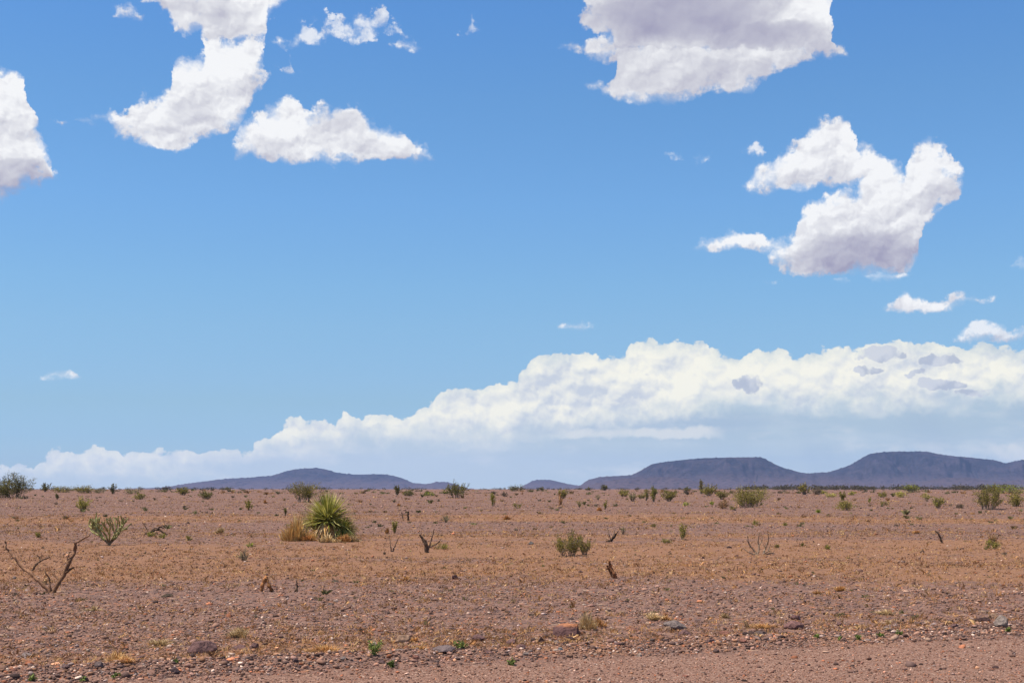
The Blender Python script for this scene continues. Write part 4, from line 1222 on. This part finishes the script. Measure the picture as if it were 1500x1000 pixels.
deadwood(892, 793, [([(0,0),(5,-4),(11,-11)], 4, 2.6, .22, 'limb'), ([(2,-2),(0,-12),(-2,-20)], 1.4, .8, 1.2, 'branch'), ([(4,-5),(8,-14),(10,-20)], 1.4, .8, 1.1, 'branch'), ([(-4,0),(4,-1)], 3, 2, .25, 'branch')],
 'charred dead shrub with thin pale twigs right of the tall yellow green bush', name='dead_shrub', cat='dead shrub', twigs=1)
deadwood(1109, 812, [([(0,0),(3,-9),(2,-20),(3,-32)], 2.8, 1.2, 1.4, 'limb'), ([(0,0),(-5,-8),(-12,-16),(-14,-28)], 2.8, 1.2, 1.2, 'limb'), ([(8,0),(13,-9),(17,-20),(16,-32)], 2.6, 1.2, 1.3, 'limb'),
  ([(8,-1),(16,-6),(20,-16)], 2.2, 1, 1.3, 'branch'), ([(-2,-1),(-10,-3),(-20,-10)], 2, .9, 1.2, 'branch'), ([(10,0),(20,-3),(27,-2)], 2.2, 1.2, 1.3, 'branch'), ([(0,0),(-8,2),(-16,2)], 2.4, 1.3, 1.4, 'branch'), ([(2,-14),(7,-20),(8,-28)], 1.5, .7, 1.3, 'branch')],
 'bleached branching dead shrub in the dry grass right of centre', name='dead_shrub', cat='dead shrub', col=(.20,.135,.09), twigs=2)
deadwood(1380, 796, [([(0,0),(-2,-8),(-5,-14),(-9,-19)], 3.4, 1.6, .45, 'limb'), ([(-1,-6),(2,-12)], 1.6, .8, .6, 'branch')], 'leaning dark dead stick at right on the middle plain', name='dead_stick', cat='dead stick')
deadwood(1352, 810, [([(-4,-1),(0,-4),(2,0)], 2, 1.4, .6, 'limb'), ([(2,0),(9,1),(16,5)], 1.4, .8, 1.4, 'branch')], 'small broken twig lying below the leaning dark stick', name='fallen_twig', cat='fallen twig')
deadwood(228, 783, [([(-18,2),(-8,-3),(2,-7),(10,-4),(18,1),(26,3)], 3, 1.6, .3, 'limb'), ([(-8,-3),(-14,-8),(-17,-15)], 1.6, .9, 1.1, 'branch'), ([(2,-6),(6,-11),(12,-9)], 2.4, 1.2, .25, 'branch'), ([(-10,0),(-2,-9),(6,-8)], 2, 1, .5, 'branch')],
 'twisted dark dead wood lying behind two yellow green cushions', name='dead_wood', cat='dead wood', twigs=2)
deadwood(820, 740, [([(0,0),(0,-8),(-1,-15)], 1.8, 1.0, 1.1, 'limb')], 'single dry brown stem under the fan shaped olive bush', name='dead_stalk', cat='dead stalk', col=(.34,.17,.08))

# ================================================================== cactus
def cholla(px, base, w_, h_, label):
    p = at(px, base); s = p[1]/F; r = rnd(55); W_, H_ = w_*s, h_*s
    root = empty('cactus', tuple(p)); tag(root, label, 'cactus')
    st = MB()
    GR = np.array((.27, .25, .085))
    def joint(a, dr, L, rad_, tone, mb):
        n_ = 7; t = np.linspace(0, 1, n_)
        path = a + dr*L*t[:, None]; path[:, 2] += -.06*L*np.sin(t*math.pi)
        prof = rad_*(.55+.45*np.sin(np.clip(t*1.05, 0, 1)*math.pi)**.5)*(1+.10*np.sin(t*22))
        mb.tube(path, prof, GR*tone, 8, .16, r)
        return path[-1]
    def grow(a, dr, depth, rad_, jt):
        L = r.uniform(.13, .21)*H_/.9*1.0
        e_ = joint(a, dr, L, rad_, r.uniform(.75, 1.2), jt)
        if depth >= 5 or e_[2] > H_*.97: 
            return
        for k in range(1 if r.random() < .55 else 2):
            d2 = dr + r.normal(0, .42, 3)*np.array([1, .8, .5]) + np.array([0, 0, .12])
            ho = math.hypot(e_[0], e_[1])/(W_/2)
            if ho > .8: d2[:2] -= e_[:2]/W_*1.2; d2[2] += .15
            d2 /= np.linalg.norm(d2); grow(e_, d2, depth+1, rad_*.9, jt)
    for k in range(10):
        a = k/10*2*math.pi + r.normal(0, .2)
        dr = np.array([math.cos(a)*.75, math.sin(a)*.5, r.uniform(.5, 1.1)]); dr /= np.linalg.norm(dr)
        b0 = np.array([0, 0, .02]); b1 = b0 + dr*.20*H_/.9
        st.tube(np.array([b0, (b0+b1)/2, b1]), [.034, .026, .024], (.17, .13, .08), 7, .15, r)
        jt = MB(); grow(b1, dr, 1, .030, jt); jt.build('arm', M_FLESH, root)
    st.build('trunk', M_FLESH, root)
cholla(160, 798, 58, 42, 'green branching cactus standing alone on the left plain')

# ================================================================== yucca
def yucca(px, base, label):
    p = at(px, base); s = p[1]/F; r = rnd(9)
    root = empty('yucca', tuple(p)); tag(root, label, 'yucca')
    GR = np.array([(.36,.34,.06),(.44,.41,.09),(.62,.56,.20),(.15,.16,.035),(.24,.24,.05)])
    DEAD = np.array([(.52,.30,.11),(.40,.21,.07),(.26,.15,.08),(.60,.42,.22)])
    def head(c, R_, n_, pal, e0, e1, name, w0, par, droop=.12, sq=1.0):
        mb = MB(); c = np.array(c)*s
        for k in range(n_):
            az = r.uniform(0, 2*math.pi); el = math.radians(r.uniform(e0, e1) if r.random() < .75 else r.uniform((e0+e1)/2, e1))
            d_ = np.array([math.cos(az)*math.cos(el)*sq, math.sin(az)*math.cos(el), math.sin(el)])
            L = R_*s*r.uniform(.62, 1.13)
            sd_ = np.cross(d_, (0, 0, 1)); sd_ /= np.linalg.norm(sd_)+1e-9; nr_ = np.cross(sd_, d_)
            col_ = pal[r.integers(len(pal))]*r.uniform(.8, 1.2)
            bend = droop*(1 if r.random() < .85 else 4.5)
            w_ = w0*s*r.uniform(.8, 1.2); vs_ = []; cs_ = []
            for t in (0, .3, .65, 1.0):
                q_ = c + d_*(2*s + L*t) + np.array([0, 0, -bend*L*t*t])
                ww = w_*(.8 if t == 0 else 1.0 if t < .5 else .7 if t < .9 else .06)
                vs_ += [q_-sd_*ww+nr_*ww*.45, q_, q_+sd_*ww+nr_*ww*.45]
            F_ = []
            for j in range(3):
                b_ = j*3; F_ += [(b_, b_+1, b_+4, b_+3), (b_+1, b_+2, b_+5, b_+4)]
            mb.add(vs_, F_, col_)
        mb.build(name, M_DRY if name == 'dead_leaves' else M_LEAF, par)
    tr = MB(); tr.tube(np.array([(0, 0, -1), (0, 0, 8), (1, 0, 18), (2, 0, 26)])*s, np.array([8, 7, 6.5, 5])*s, (.20, .14, .09), 12, .12, r)
    tr.tube(np.array([(6, 0, -1), (14, -1, 5), (21, -2, 12)])*s, np.array([6, 5, 4])*s, (.20, .14, .09), 10, .12, r)
    t_ = tr.build('trunk', M_WOOD, root)
    head((1, 0, 28), 46, 620, GR, -4, 88, 'leaf_crown', .75, root, .10, 1.06)
    head((24, 0, 15), 27, 320, GR*.95, -30, 70, 'leaf_crown', .7, root, .15)
    head((-3, -9, 27), 31, 260, DEAD*1.4, -78, -30, 'dead_leaves', .8, root, .05)
    head((-9, 1, 22), 33, 170, GR*.85, -5, 80, 'leaf_crown', .65, root, .22)
    head((10, 2, 22), 36, 150, GR*.8, -15, 60, 'leaf_crown', .65, root, .25)
    head((-20, 2, 16), 30, 90, GR*np.array([1.05, .85, .8]), 5, 85, 'leaf_crown', .6, root, .05)
yucca(479, 791, 'large spiky green yucca with a skirt of dead leaves, left of centre')
